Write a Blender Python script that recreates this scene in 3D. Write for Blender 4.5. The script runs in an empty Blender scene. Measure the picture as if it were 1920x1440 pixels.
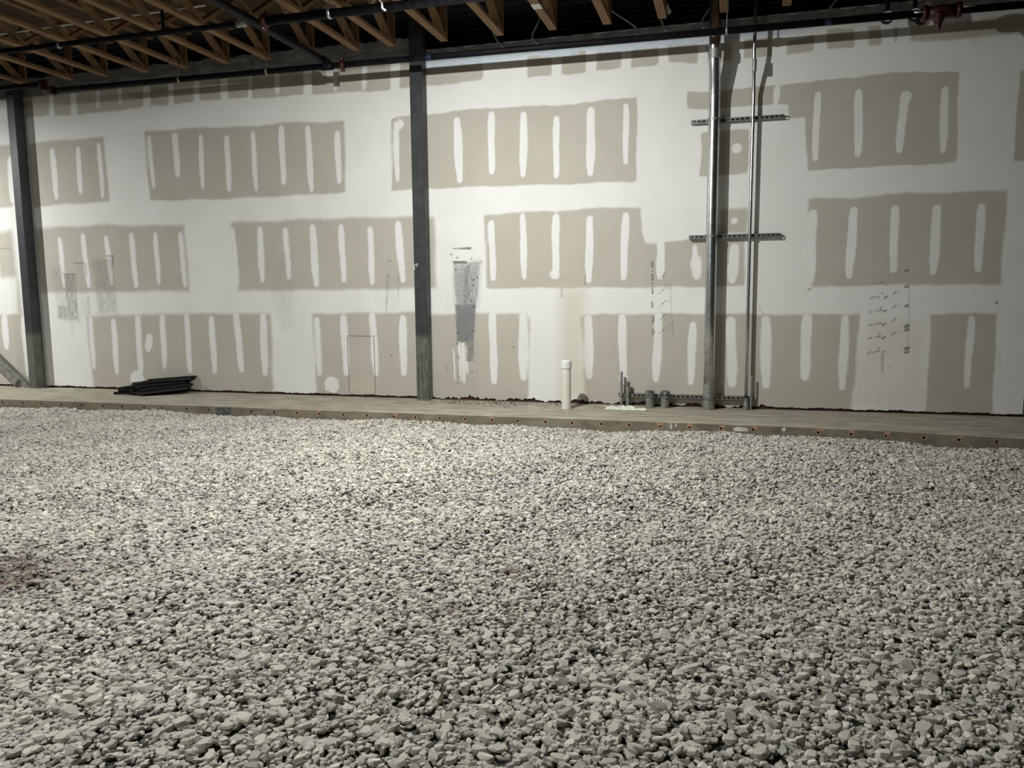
import bpy, bmesh, math, random
import numpy as np
from mathutils import Vector, Matrix

random.seed(7)
RNG = np.random.default_rng(11)
SC = bpy.context.scene
COL = SC.collection

# ------------------------------------------------------------------ camera, world, lamps, exposure
CAM = np.array([1.2243, -9.1416, 1.3407])
YAW, PITCH, ROLL, FPX = -0.277725, 0.117471, -0.009170, 1449.91


def cam_axes():
    cy, sy, cp, sp = math.cos(YAW), math.sin(YAW), math.cos(PITCH), math.sin(PITCH)
    fwd = np.array([sy * cp, cy * cp, -sp])
    right = np.array([cy, -sy, 0.0])
    up = np.cross(right, fwd)
    c, s = math.cos(ROLL), math.sin(ROLL)
    return c * right + s * up, -s * right + c * up, fwd


RIGHT, UP, FWD = cam_axes()
cam_data = bpy.data.cameras.new('camera')
cam_data.sensor_width = 36.0
cam_data.lens = FPX / 1920 * 36.0
cam_data.clip_start = 0.05
cam = bpy.data.objects.new('camera', cam_data)
COL.objects.link(cam)
M = Matrix.Identity(4)
for i in range(3):
    M[i][0], M[i][1], M[i][2], M[i][3] = RIGHT[i], UP[i], -FWD[i], CAM[i]
cam.matrix_world = M
SC.camera = cam

world = bpy.data.worlds.new('dim_interior')
world.use_nodes = True
world.node_tree.nodes['Background'].inputs[0].default_value = (1.0, 0.97, 0.92, 1)
world.node_tree.nodes['Background'].inputs[1].default_value = 0.02
SC.world = world


def work_or_fill_light(loc, bare, down, color=(0.98, 1.0, 0.975)):
    """a temporary work light hung below the joists, or an added fill light: a spot tipped towards the wall, with a stronger downward disk"""
    l = bpy.data.lights.new('work_or_fill_light', 'SPOT')
    l.spot_size = math.pi
    l.spot_blend = 0.12
    l.energy = bare
    l.color = color
    l.shadow_soft_size = 0.03
    a = bpy.data.lights.new('work_or_fill_disk', 'AREA')
    a.shape = 'DISK'
    a.size = 0.08
    a.energy = down
    a.color = color
    for d, dz in ((l, 0), (a, -.04)):
        o = bpy.data.objects.new(d.name, d)
        COL.objects.link(o)
        o.location = (loc[0], loc[1], loc[2] + dz)
        if d is l: o.rotation_euler = (math.radians(9), 0, 0)


work_or_fill_light((-1.35, -3.4, 3.90), 350, 150)
work_or_fill_light((-10.4, -2.4, 3.90), 104, 235)
work_or_fill_light((-3.4, -9.0, 3.90), 72, 105)  # fill light added out of view to brighten the foreground gravel

SC.view_settings.view_transform = 'Standard'
SC.view_settings.look = 'None'
SC.view_settings.gamma = 1
SC.view_settings.exposure = 0
SC.view_settings.use_curve_mapping = False


# ------------------------------------------------------------------ mesh helpers
def link(name, me, parent=None):
    o = bpy.data.objects.new(name, me)
    COL.objects.link(o)
    if parent is not None:
        o.parent = parent
    return o


def tag(o, label=None, category=None, group=None, kind=None):
    if label: o['label'] = label
    if category: o['category'] = category
    if group: o['group'] = group
    if kind: o['kind'] = kind
    return o


def empty(name, loc=(0, 0, 0)):
    o = bpy.data.objects.new(name, None)
    COL.objects.link(o)
    o.location = loc
    o.empty_display_size = 0.1
    return o


class MB:
    """collects shapes in world coordinates and links them as one mesh object"""

    def __init__(self):
        self.v, self.f, self.m, self.sm = [], [], [], []

    def add(self, vs, fs, mat=0, smooth=False):
        b = len(self.v)
        self.v += [tuple(map(float, v)) for v in vs]
        self.f += [tuple(i + b for i in f) for f in fs]
        self.m += [mat] * len(fs)
        self.sm += [smooth] * len(fs)
        return self

    def box(self, x0, x1, y0, y1, z0, z1, mat=0, c=0.0):
        """box, its vertical and horizontal edges along X chamfered by c"""
        if c <= 0:
            vs = [(x0, y0, z0), (x1, y0, z0), (x1, y1, z0), (x0, y1, z0), (x0, y0, z1), (x1, y0, z1), (x1, y1, z1), (x0, y1, z1)]
            fs = [(0, 3, 2, 1), (4, 5, 6, 7), (0, 1, 5, 4), (1, 2, 6, 5), (2, 3, 7, 6), (3, 0, 4, 7)]
            return self.add(vs, fs, mat)
        ring = lambda z: [(x0 + c, y0, z), (x1 - c, y0, z), (x1, y0 + c, z), (x1, y1 - c, z), (x1 - c, y1, z), (x0 + c, y1, z), (x0, y1 - c, z), (x0, y0 + c, z)]
        vs = ring(z0) + ring(z1)
        fs = [tuple(range(7, -1, -1)), tuple(range(8, 16))] + [(i, (i + 1) % 8, 8 + (i + 1) % 8, 8 + i) for i in range(8)]
        return self.add(vs, fs, mat)

    def bar(self, a, b, w, h, upv=(0, 0, 1), mat=0):
        """rectangular bar from a to b, w across, h along upv"""
        a, b = Vector(a), Vector(b)
        d = (b - a).normalized()
        s = d.cross(Vector(upv)).normalized()
        u = s.cross(d).normalized()
        vs = []
        for p in (a, b):
            for sx, sz in ((-1, -1), (1, -1), (1, 1), (-1, 1)):
                vs.append(p + s * (sx * w / 2) + u * (sz * h / 2))
        fs = [(0, 1, 2, 3), (7, 6, 5, 4), (0, 4, 5, 1), (1, 5, 6, 2), (2, 6, 7, 3), (3, 7, 4, 0)]
        return self.add(vs, fs, mat)

    def tube(self, pts, r, n=12, mat=0, caps=True, smooth=True):
        pts = [Vector(p) for p in pts]
        rs = r if isinstance(r, (list, tuple)) else [r] * len(pts)
        t0 = (pts[1] - pts[0]).normalized()
        ref = Vector((0, 0, 1)) if abs(t0.z) < 0.9 else Vector((0, 1, 0))
        nrm = t0.cross(ref).normalized()
        vs = []
        prev = t0
        for i, p in enumerate(pts):
            if i == 0: t = t0
            elif i == len(pts) - 1: t = (pts[i] - pts[i - 1]).normalized()
            else: t = ((pts[i + 1] - p).normalized() + (p - pts[i - 1]).normalized()).normalized()
            q = prev.rotation_difference(t)
            nrm = (q @ nrm).normalized()
            prev = t
            bn = t.cross(nrm)
            for k in range(n):
                a = 2 * math.pi * k / n
                vs.append(p + (nrm * math.cos(a) + bn * math.sin(a)) * rs[i])
        fs = []
        for i in range(len(pts) - 1):
            for k in range(n):
                fs.append((i * n + k, i * n + (k + 1) % n, (i + 1) * n + (k + 1) % n, (i + 1) * n + k))
        self.add(vs, fs, mat, smooth)
        if caps:
            b = len(self.v) - len(vs)
            self.f += [tuple(b + k for k in range(n - 1, -1, -1)), tuple(b + (len(pts) - 1) * n + k for k in range(n))]
            self.m += [mat, mat]
            self.sm += [False, False]
        return self

    def lathe(self, x, y, prof, n=20, mat=0):
        """prof: list of (r, z) going up"""
        vs = []
        for r, z in prof:
            for k in range(n):
                a = 2 * math.pi * k / n
                vs.append((x + r * math.cos(a), y + r * math.sin(a), z))
        fs = []
        for i in range(len(prof) - 1):
            for k in range(n):
                fs.append((i * n + k, i * n + (k + 1) % n, (i + 1) * n + (k + 1) % n, (i + 1) * n + k))
        self.add(vs, fs, mat, False)
        b = len(self.v) - len(vs)
        self.f += [tuple(b + k for k in range(n - 1, -1, -1)), tuple(b + (len(prof) - 1) * n + k for k in range(n))]
        self.m += [mat, mat]
        self.sm += [False, False]
        return self

    def mesh(self, name, mats):
        me = bpy.data.meshes.new(name)
        me.from_pydata(self.v, [], self.f)
        for m in (mats if isinstance(mats, (list, tuple)) else [mats]):
            me.materials.append(m)
        me.polygons.foreach_set('material_index', self.m)
        me.polygons.foreach_set('use_smooth', self.sm)
        me.update()
        return me

    def build(self, name, mats, parent=None):
        return link(name, self.mesh(name, mats), parent)


def smooth_path(pts, k=6):
    """Catmull-Rom through the points"""
    pts = [Vector(p) for p in pts]
    P = [2 * pts[0] - pts[1]] + pts + [2 * pts[-1] - pts[-2]]
    out = []
    for i in range(1, len(P) - 2):
        p0, p1, p2, p3 = P[i - 1:i + 3]
        for j in range(k):
            t = j / k
            out.append(0.5 * ((2 * p1) + (p2 - p0) * t + (2 * p0 - 5 * p1 + 4 * p2 - p3) * t * t + (3 * p1 - p0 - 3 * p2 + p3) * t ** 3))
    out.append(pts[-1])
    return out


# ------------------------------------------------------------------ materials
def mat(name):
    m = bpy.data.materials.new(name)
    m.use_nodes = True
    nt = m.node_tree
    b = nt.nodes['Principled BSDF']
    return m, nt, b


def N(nt, kind, **kw):
    n = nt.nodes.new(kind)
    for k, v in kw.items():
        setattr(n, k, v)
    return n


def noise(nt, scale, detail=4, rough=0.55, vec=None, stretch=None):
    n = N(nt, 'ShaderNodeTexNoise')
    n.inputs['Scale'].default_value = scale
    n.inputs['Detail'].default_value = detail
    n.inputs['Roughness'].default_value = rough
    src = vec
    if src is None:
        tc = N(nt, 'ShaderNodeTexCoord')
        src = tc.outputs['Object']
    if stretch:
        mp = N(nt, 'ShaderNodeMapping')
        mp.inputs['Scale'].default_value = stretch
        nt.links.new(src, mp.inputs['Vector'])
        src = mp.outputs[0]
    nt.links.new(src, n.inputs['Vector'])
    return n.outputs['Fac']


def math_node(nt, op, a, b=None, clamp=False):
    n = N(nt, 'ShaderNodeMath', operation=op, use_clamp=clamp)
    for i, s in enumerate((a, b)):
        if s is None: continue
        if isinstance(s, (int, float)): n.inputs[i].default_value = s
        else: nt.links.new(s, n.inputs[i])
    return n.outputs[0]


def maprange(nt, x, a, b, c=0.0, d=1.0, smooth=True):
    n = N(nt, 'ShaderNodeMapRange')
    n.interpolation_type = 'SMOOTHSTEP' if smooth else 'LINEAR'
    nt.links.new(x, n.inputs[0])
    for i, v in zip((1, 2, 3, 4), (a, b, c, d)):
        n.inputs[i].default_value = v
    return n.outputs[0]


def mix(nt, fac, a, b, blend='MIX'):
    n = N(nt, 'ShaderNodeMix', data_type='RGBA', blend_type=blend)
    if isinstance(fac, (int, float)): n.inputs[0].default_value = fac
    else: nt.links.new(fac, n.inputs[0])
    for i, s in ((6, a), (7, b)):
        if isinstance(s, tuple): n.inputs[i].default_value = (*s, 1) if len(s) == 3 else s
        else: nt.links.new(s, n.inputs[i])
    return n.outputs[2]


def bump(nt, bsdf, h, strength, dist=0.01):
    n = N(nt, 'ShaderNodeBump')
    n.inputs['Strength'].default_value = strength
    n.inputs['Distance'].default_value = dist
    nt.links.new(h, n.inputs['Height'])
    nt.links.new(n.outputs[0], bsdf.inputs['Normal'])


def simple(name, c1, c2, scale=8, rough=0.6, metal=0.0, spec=0.5, stretch=None, bump_s=0.0, contrast=(0.35, 0.65)):
    m, nt, b = mat(name)
    f = maprange(nt, noise(nt, scale, 5, 0.6, stretch=stretch), *contrast)
    nt.links.new(mix(nt, f, c1, c2), b.inputs['Base Color'])
    b.inputs['Roughness'].default_value = rough
    b.inputs['Metallic'].default_value = metal
    b.inputs['Specular IOR Level'].default_value = spec
    if bump_s:
        bump(nt, b, noise(nt, scale * 4, 4, 0.6, stretch=stretch), bump_s, 0.005)
    return m


def attr(nt, name, kind='GEOMETRY'):
    n = N(nt, 'ShaderNodeAttribute', attribute_name=name)
    n.attribute_type = kind
    return n


def drywall_material():
    m, nt, b = mat('drywall_paper_and_joint_compound')
    n1 = noise(nt, 22, 4)
    n2 = noise(nt, 2.2, 3)
    n3 = noise(nt, 130, 2)
    warp = math_node(nt, 'MULTIPLY', math_node(nt, 'SUBTRACT', n1, 0.5), 0.9)
    p = maprange(nt, math_node(nt, 'ADD', attr(nt, 'paper').outputs['Fac'], warp), -1.0, 1.0)
    mud = mix(nt, maprange(nt, n2, 0.3, 0.7), (0.80, 0.785, 0.755), (0.835, 0.825, 0.80))
    pap = mix(nt, maprange(nt, n2, 0.3, 0.7), (0.495, 0.462, 0.395), (0.525, 0.492, 0.425))
    c = mix(nt, p, mud, pap)
    bl = math_node(nt, 'ADD', attr(nt, 'blue').outputs['Fac'], warp)
    c = mix(nt, maprange(nt, bl, -1.0, 1.0, 0, 0.85), c, mix(nt, maprange(nt, n1, .35, .65), (0.52, 0.62, 0.74), (0.66, 0.71, 0.76)))
    c = mix(nt, attr(nt, 'warm').outputs['Fac'], c, (0.62, 0.57, 0.44))
    st = attr(nt, 'streak').outputs['Fac']
    sn = noise(nt, 1.0, 5, 0.65, stretch=(95, 95, 7))
    sn2 = noise(nt, 60, 4, 0.7)
    gate = math_node(nt, 'ADD', math_node(nt, 'MULTIPLY', sn, 0.55), math_node(nt, 'MULTIPLY', sn2, 0.45))
    fac = maprange(nt, math_node(nt, 'ADD', gate, math_node(nt, 'MULTIPLY', st, 0.34)), 0.56, 0.80)
    fac = math_node(nt, 'MULTIPLY', fac, maprange(nt, st, 0.02, 0.5, 0, 0.9))
    fac = math_node(nt, 'ADD', fac, math_node(nt, 'MULTIPLY', st, 0.12), clamp=True)
    c = mix(nt, fac, c, (0.17, 0.165, 0.16))
    c = mix(nt, math_node(nt, 'MULTIPLY', attr(nt, 'smear').outputs['Fac'], 0.8), c, (0.235, 0.235, 0.245))
    fl = math_node(nt, 'MULTIPLY', attr(nt, 'fleck').outputs['Fac'], maprange(nt, noise(nt, 90, 2), 0.3, 0.6, 0.35, 0.8))
    c = mix(nt, fl, c, (0.035, 0.033, 0.032))
    nt.links.new(c, b.inputs['Base Color'])
    b.inputs['Roughness'].default_value = 0.88
    b.inputs['Specular IOR Level'].default_value = 0.25
    bump(nt, b, math_node(nt, 'ADD', math_node(nt, 'MULTIPLY', n3, 0.15), math_node(nt, 'MULTIPLY', p, -0.6)), 0.12, 0.004)
    return m


def concrete_material(name, a, bcol, dark, warmc):
    m, nt, b = mat(name)
    n1 = noise(nt, 5, 6, 0.65, stretch=(0.5, 1.6, 1))
    n2 = noise(nt, 1.3, 3)
    n3 = noise(nt, 60, 4, 0.7)
    c = mix(nt, maprange(nt, n1, 0.38, 0.62), a, bcol)
    c = mix(nt, maprange(nt, n2, 0.52, 0.72, 0, 0.6), c, warmc)
    c = mix(nt, maprange(nt, noise(nt, 3.2, 5, 0.7), 0.58, 0.74, 0, 0.75), c, dark)
    c = mix(nt, maprange(nt, n3, 0.3, 0.7, 0, 0.22), c, dark)
    nt.links.new(c, b.inputs['Base Color'])
    b.inputs['Roughness'].default_value = 0.85
    b.inputs['Specular IOR Level'].default_value = 0.3
    bump(nt, b, math_node(nt, 'ADD', n1, math_node(nt, 'MULTIPLY', n3, 0.4)), 0.35, 0.006)
    return m


def stone_material(name, random_per_object):
    m, nt, b = mat(name)
    if random_per_object:
        oi = N(nt, 'ShaderNodeObjectInfo')
        cr = N(nt, 'ShaderNodeValToRGB')
        cr.color_ramp.interpolation = 'LINEAR'
        e = cr.color_ramp.elements
        e[0].position, e[0].color = 0.0, (0.46, 0.435, 0.375, 1)
        e[1].position, e[1].color = 1.0, (0.70, 0.66, 0.57, 1)
        for pos, cc in ((0.25, (0.58, 0.565, 0.475, 1)), (0.5, (0.64, 0.605, 0.515, 1)), (0.7, (0.55, 0.505, 0.46, 1)), (0.85, (0.67, 0.64, 0.54, 1))):
            x = e.new(pos)
            x.color = cc
        nt.links.new(oi.outputs['Random'], cr.inputs[0])
        base = cr.outputs[0]
    else:
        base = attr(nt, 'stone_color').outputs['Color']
    n1 = noise(nt, 70, 3, 0.6)
    c = mix(nt, maprange(nt, n1, 0.35, 0.75, 0, 0.22), base, (0.30, 0.28, 0.25))
    nt.links.new(c, b.inputs['Base Color'])
    b.inputs['Roughness'].default_value = 0.8
    b.inputs['Specular IOR Level'].default_value = 0.35
    return m


def wood_material():
    m, nt, b = mat('truss_lumber')
    g = noise(nt, 1.0, 5, 0.6, stretch=(60, 2.2, 60))
    big = noise(nt, 1.7, 2)
    c = mix(nt, maprange(nt, g, 0.35, 0.65), (0.20, 0.108, 0.048), (0.32, 0.185, 0.09))
    c = mix(nt, maprange(nt, big, 0.4, 0.7, 0, 0.45), c, (0.15, 0.08, 0.036))
    nt.links.new(c, b.inputs['Base Color'])
    b.inputs['Roughness'].default_value = 0.75
    bump(nt, b, g, 0.2, 0.004)
    return m


def column_material():
    """dark primer, rubbed bare and dusty below the wear line"""
    m, nt, b = mat('dark_steel_primer')
    tc = N(nt, 'ShaderNodeTexCoord')
    sx = N(nt, 'ShaderNodeSeparateXYZ')
    nt.links.new(tc.outputs['Object'], sx.inputs[0])
    n1 = noise(nt, 1.0, 5, 0.65, stretch=(55, 55, 6))
    n2 = noise(nt, 9, 4)
    h = math_node(nt, 'ADD', sx.outputs['Z'], math_node(nt, 'MULTIPLY', math_node(nt, 'SUBTRACT', n1, 0.5), 0.12))
    worn = maprange(nt, h, 0.76, 0.86, 1, 0)
    paint = mix(nt, maprange(nt, n2, 0.4, 0.65), (0.036, 0.040, 0.041), (0.050, 0.054, 0.055))
    bare = mix(nt, maprange(nt, n1, 0.35, 0.62), (0.075, 0.078, 0.068), (0.19, 0.185, 0.155))
    nt.links.new(mix(nt, math_node(nt, 'MULTIPLY', worn, 0.8), paint, bare), b.inputs['Base Color'])
    b.inputs['Roughness'].default_value = 0.5
    b.inputs['Specular IOR Level'].default_value = 0.4
    bump(nt, b, n1, 0.08, 0.003)
    return m


MAT = dict(
    drywall=drywall_material(),
    backing=simple('dark_red_wall_framing', (0.030, 0.008, 0.007), (0.055, 0.016, 0.012), 14),
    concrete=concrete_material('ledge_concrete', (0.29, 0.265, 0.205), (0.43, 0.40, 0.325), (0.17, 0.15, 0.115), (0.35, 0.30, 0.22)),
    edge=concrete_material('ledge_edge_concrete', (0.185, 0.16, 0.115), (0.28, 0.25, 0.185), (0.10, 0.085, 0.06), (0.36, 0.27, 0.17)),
    hole=simple('drilled_hole', (0.012, 0.010, 0.009), (0.03, 0.022, 0.018), 30, 0.9),
    orange=simple('orange_marking_paint', (0.55, 0.27, 0.17), (0.36, 0.24, 0.17), 60, 0.8, contrast=(0.42, 0.6)),
    bed=simple('gravel_bed_fines', (0.05, 0.047, 0.04), (0.11, 0.10, 0.09), 40, 0.95),
    stones=stone_material('crushed_stone', False),
    stone=stone_material('crushed_stone_single', True),
    wood=wood_material(),
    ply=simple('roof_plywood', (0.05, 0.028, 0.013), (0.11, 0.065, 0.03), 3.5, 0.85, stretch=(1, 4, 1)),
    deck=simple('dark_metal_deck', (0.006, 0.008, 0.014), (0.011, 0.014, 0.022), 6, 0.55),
    column=column_material(),
    grime_steel=simple('weathered_grey_steel', (0.20, 0.195, 0.175), (0.33, 0.32, 0.29), 14, 0.6, 0.3),
    pipe=simple('black_pipe', (0.004, 0.004, 0.005), (0.009, 0.009, 0.011), 12, 0.55, spec=0.10),
    red=simple('red_painted_fitting', (0.032, 0.005, 0.004), (0.05, 0.008, 0.006), 20, 0.45),
    bolt=simple('zinc_bolt', (0.6, 0.6, 0.58), (0.75, 0.75, 0.73), 30, 0.3, 0.9),
    galv=simple('galvanised_steel', (0.50, 0.51, 0.51), (0.66, 0.67, 0.67), 25, 0.30, 1.0),
    galv_dull=simple('dull_galvanised_steel', (0.30, 0.30, 0.29), (0.44, 0.44, 0.42), 40, 0.5, 0.75),
    strut=simple('strut_steel', (0.22, 0.22, 0.215), (0.34, 0.34, 0.33), 30, 0.42, 0.8),
    tape=simple('grey_duct_tape', (0.07, 0.07, 0.068), (0.24, 0.24, 0.235), 35, 0.35, 0.3, contrast=(0.42, 0.6)),
    flex=simple('grey_flexible_conduit', (0.30, 0.30, 0.31), (0.42, 0.42, 0.43), 60, 0.4, 0.5),
    pvc=simple('white_pvc', (0.74, 0.71, 0.60), (0.80, 0.79, 0.73), 5, 0.4, stretch=(1, 1, 0.6)),
    pvc_cap=simple('white_pvc_cap', (0.80, 0.80, 0.78), (0.84, 0.84, 0.82), 5, 0.35),
    black=simple('black_rubber', (0.004, 0.004, 0.004), (0.014, 0.013, 0.012), 25, 0.5, spec=0.3),
    white=simple('white_plastic', (0.72, 0.72, 0.70), (0.82, 0.82, 0.80), 12, 0.5),
    sheet=simple('pale_plastic_sheet', (0.62, 0.64, 0.53), (0.78, 0.79, 0.70), 18, 0.5),
    blue=simple('blue_tape', (0.004, 0.009, 0.03), (0.006, 0.014, 0.042), 20, 0.5),
    pencil=simple('pencil_line', (0.06, 0.055, 0.05), (0.16, 0.15, 0.13), 40, 0.9),
    crumbs=simple('dry_mud_crumbs', (0.06, 0.045, 0.035), (0.17, 0.13, 0.10), 30, 0.9),
    fascia=simple('grey_fascia', (0.20, 0.20, 0.195), (0.36, 0.36, 0.35), 4, 0.85, stretch=(1, 1, 5), contrast=(0.45, 0.72)),
    splash=simple('white_compound_splash', (0.62, 0.60, 0.54), (0.76, 0.74, 0.69), 30, 0.9),
)

# ------------------------------------------------------------------ tables: what is taped, mudded and scuffed on the wall (metres: x along the wall, z up)
PAPER = [([(-9.725, 3.562), (-8.904, 3.537), (-8.959, 2.658), (-9.834, 2.644)], 0.0297), ([(-8.667, 3.553), (-8.243, 3.549), (-7.678, 3.552), (-7.274, 3.549), (-7.241, 2.658), (-7.948, 2.664), (-8.43, 2.645), (-8.625, 2.637)], 0.029), ([(-6.593, 3.578), (-6.073, 3.58), (-5.651, 3.573), (-4.835, 3.534), (-4.516, 3.56), (-4.204, 3.546), (-3.898, 3.525), (-3.551, 3.522), (-3.57, 2.632), (-4.247, 2.627), (-4.884, 2.627), (-5.544, 2.626), (-6.4, 2.646), (-6.567, 2.653)], 0.0218), ([(-2.914, 3.511), (-2.684, 3.521), (-2.437, 3.516), (-2.09, 3.536), (-1.75, 3.537), (-1.351, 3.533), (-0.832, 3.508), (-0.579, 3.514), (-0.33, 3.519), (-0.207, 3.528), (0.037, 3.533), (0.127, 3.538), (0.125, 2.599), (-0.452, 2.601), (-1.095, 2.612), (-1.763, 2.624), (-2.458, 2.629), (-2.926, 2.624)], 0.0144), ([(0.677, 3.554), (1.005, 3.529), (1.259, 3.532), (1.536, 3.549), (1.727, 3.551), (1.97, 3.548), (2.182, 3.558), (2.391, 3.563), (2.648, 3.58), (2.901, 3.569), (3.386, 3.545), (3.414, 2.643), (3.096, 2.628), (2.688, 2.633), (2.216, 2.629), (1.969, 2.614), (1.928, 3.181), (1.765, 3.192), (1.745, 3.339), (1.597, 3.349), (1.32, 3.341), (1.009, 3.341), (0.692, 3.363)], 0.0116), ([(0.83, 3.106), (1.354, 3.096), (1.349, 2.622), (1.025, 2.614), (0.833, 2.624), (0.852, 2.856)], 0.0116), ([(3.932, 3.51), (4.293, 3.494), (4.349, 2.619), (3.927, 2.626), (3.934, 3.154)], 0.0141), ([(-9.873, 2.315), (-9.036, 2.314), (-8.967, 1.082), (-9.047, 1.082), (-9.029, 1.635), (-9.953, 1.648)], 0.0605), ([(-10.023, 1.059), (-8.965, 1.098), (-8.875, 0.027), (-10.149, -0.004)], 0.0309), ([(-8.658, 2.325), (-8.46, 2.342), (-7.789, 2.344), (-7.323, 2.351), (-6.78, 2.319), (-6.033, 2.309), (-6.0, 1.41), (-6.944, 1.404), (-7.781, 1.404), (-8.575, 1.403)], 0.0392), ([(-5.296, 2.321), (-4.902, 2.308), (-4.183, 2.318), (-3.643, 2.313), (-3.045, 2.306), (-2.645, 2.298), (-2.36, 2.282), (-2.358, 1.408), (-3.223, 1.397), (-3.989, 1.398), (-4.788, 1.398), (-5.225, 1.402)], 0.0332), ([(-1.714, 2.279), (-1.362, 2.304), (-0.836, 2.297), (-0.451, 2.314), (0.182, 2.308), (0.204, 1.993), (0.235, 1.895), (0.345, 1.886), (0.478, 1.895), (0.716, 1.924), (0.952, 1.918), (1.339, 1.902), (1.341, 1.388), (0.179, 1.388), (-1.102, 1.395), (-1.692, 1.395)], 0.0205), ([(1.061, 2.245), (1.359, 2.246), (1.354, 1.972), (1.067, 1.98)], 0.0289), ([(2.0, 2.324), (2.44, 2.317), (2.958, 2.345), (3.46, 2.334), (3.897, 2.331), (3.887, 1.833), (3.885, 1.371), (3.258, 1.389), (2.742, 1.384), (2.262, 1.378), (2.06, 1.368), (1.98, 1.942)], 0.0218), ([(-7.793, 1.058), (-6.878, 1.08), (-6.074, 1.094), (-5.302, 1.093), (-4.739, 1.092), (-4.762, -0.153), (-7.743, -0.088), (-7.783, 0.539)], 0.0381), ([(-4.12, 1.091), (-3.384, 1.097), (-2.676, 1.109), (-2.567, 1.102), (-2.567, -0.085), (-4.091, -0.06)], 0.0277), ([(-2.495, 1.075), (-2.066, 1.088), (-1.205, 1.093), (-1.152, 1.009), (-1.18, -0.108), (-2.486, -0.082)], 0.0253), ([(-0.526, 1.06), (-0.257, 1.079), (0.489, 1.084), (1.377, 1.077), (1.943, 1.07), (2.553, 1.081), (2.536, 0.429), (2.501, -0.076), (-0.459, -0.084), (-0.486, 0.498)], 0.0226), ([(3.247, 1.08), (3.872, 1.079), (3.881, 0.229), (3.889, -0.083), (3.242, -0.078), (3.258, 0.557)], 0.0179), ([(-8.633, 4.424), (-8.141, 4.385), (-8.189, 3.9), (-8.687, 3.912)], 0.0239), ([(-8.066, 4.379), (-7.767, 4.39), (-7.806, 3.881), (-8.104, 3.894)], 0.0186), ([(-7.654, 4.417), (-6.546, 4.395), (-6.585, 3.895), (-6.921, 3.891), (-7.355, 3.878), (-7.703, 3.888)], 0.0183), ([(-6.452, 4.387), (-6.142, 4.389), (-6.178, 3.908), (-6.462, 3.907)], 0.0172), ([(-6.058, 4.382), (-5.739, 4.382), (-5.771, 3.906), (-6.092, 3.908)], 0.0169), ([(-5.647, 4.381), (-5.319, 4.373), (-5.347, 3.915), (-5.678, 3.919)], 0.0165), ([(-5.221, 4.371), (-4.9, 4.37), (-4.927, 3.898), (-5.233, 3.914)], 0.0161), ([(-4.844, 4.372), (-4.105, 4.36), (-4.119, 3.877), (-4.421, 3.88), (-4.871, 3.893)], 0.0158), ([(-3.984, 4.355), (-2.896, 4.328), (-2.904, 3.848), (-3.142, 3.848), (-4.005, 3.875)], 0.0151), ([(-2.769, 4.329), (-2.488, 4.328), (-2.472, 3.846), (-2.782, 3.852)], 0.0141), ([(-2.49, 4.241), (-1.706, 4.232), (-1.712, 3.867), (-2.084, 3.853), (-2.485, 3.86)], 0.0174), ([(-1.157, 4.092), (-0.863, 4.072), (-0.863, 3.852), (-1.159, 3.846)], 0.0129), ([(-0.749, 4.056), (-0.705, 4.064), (-0.611, 4.097), (-0.468, 4.102), (-0.461, 3.843), (-0.743, 3.854)], 0.0126), ([(-0.344, 4.062), (-0.064, 4.054), (-0.062, 3.862), (-0.337, 3.85)], 0.0123), ([(0.05, 4.072), (0.354, 4.056), (0.356, 3.861), (0.052, 3.864)], 0.012), ([(0.459, 4.081), (0.795, 4.061), (0.787, 3.841), (0.468, 3.88)], 0.0117), ([(0.887, 4.03), (1.152, 4.028), (1.156, 3.838), (0.902, 3.831)], 0.0114), ([(1.28, 4.049), (1.566, 4.044), (1.571, 3.857), (1.285, 3.843)], 0.0111), ([(1.719, 3.986), (1.985, 4.026), (1.991, 3.863), (1.723, 3.854)], 0.0108), ([(2.11, 4.068), (2.381, 4.063), (2.389, 3.87), (2.118, 3.868)], 0.0105), ([(2.514, 4.082), (2.637, 4.06), (2.65, 3.873), (2.523, 3.874)], 0.0103), ([(2.749, 4.038), (2.8, 4.033), (2.792, 3.881), (2.767, 3.878)], 0.0101), ([(2.91, 4.022), (4.258, 4.04), (4.269, 3.864), (3.667, 3.856), (3.38, 3.858), (2.922, 3.869)], 0.02)]
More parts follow.
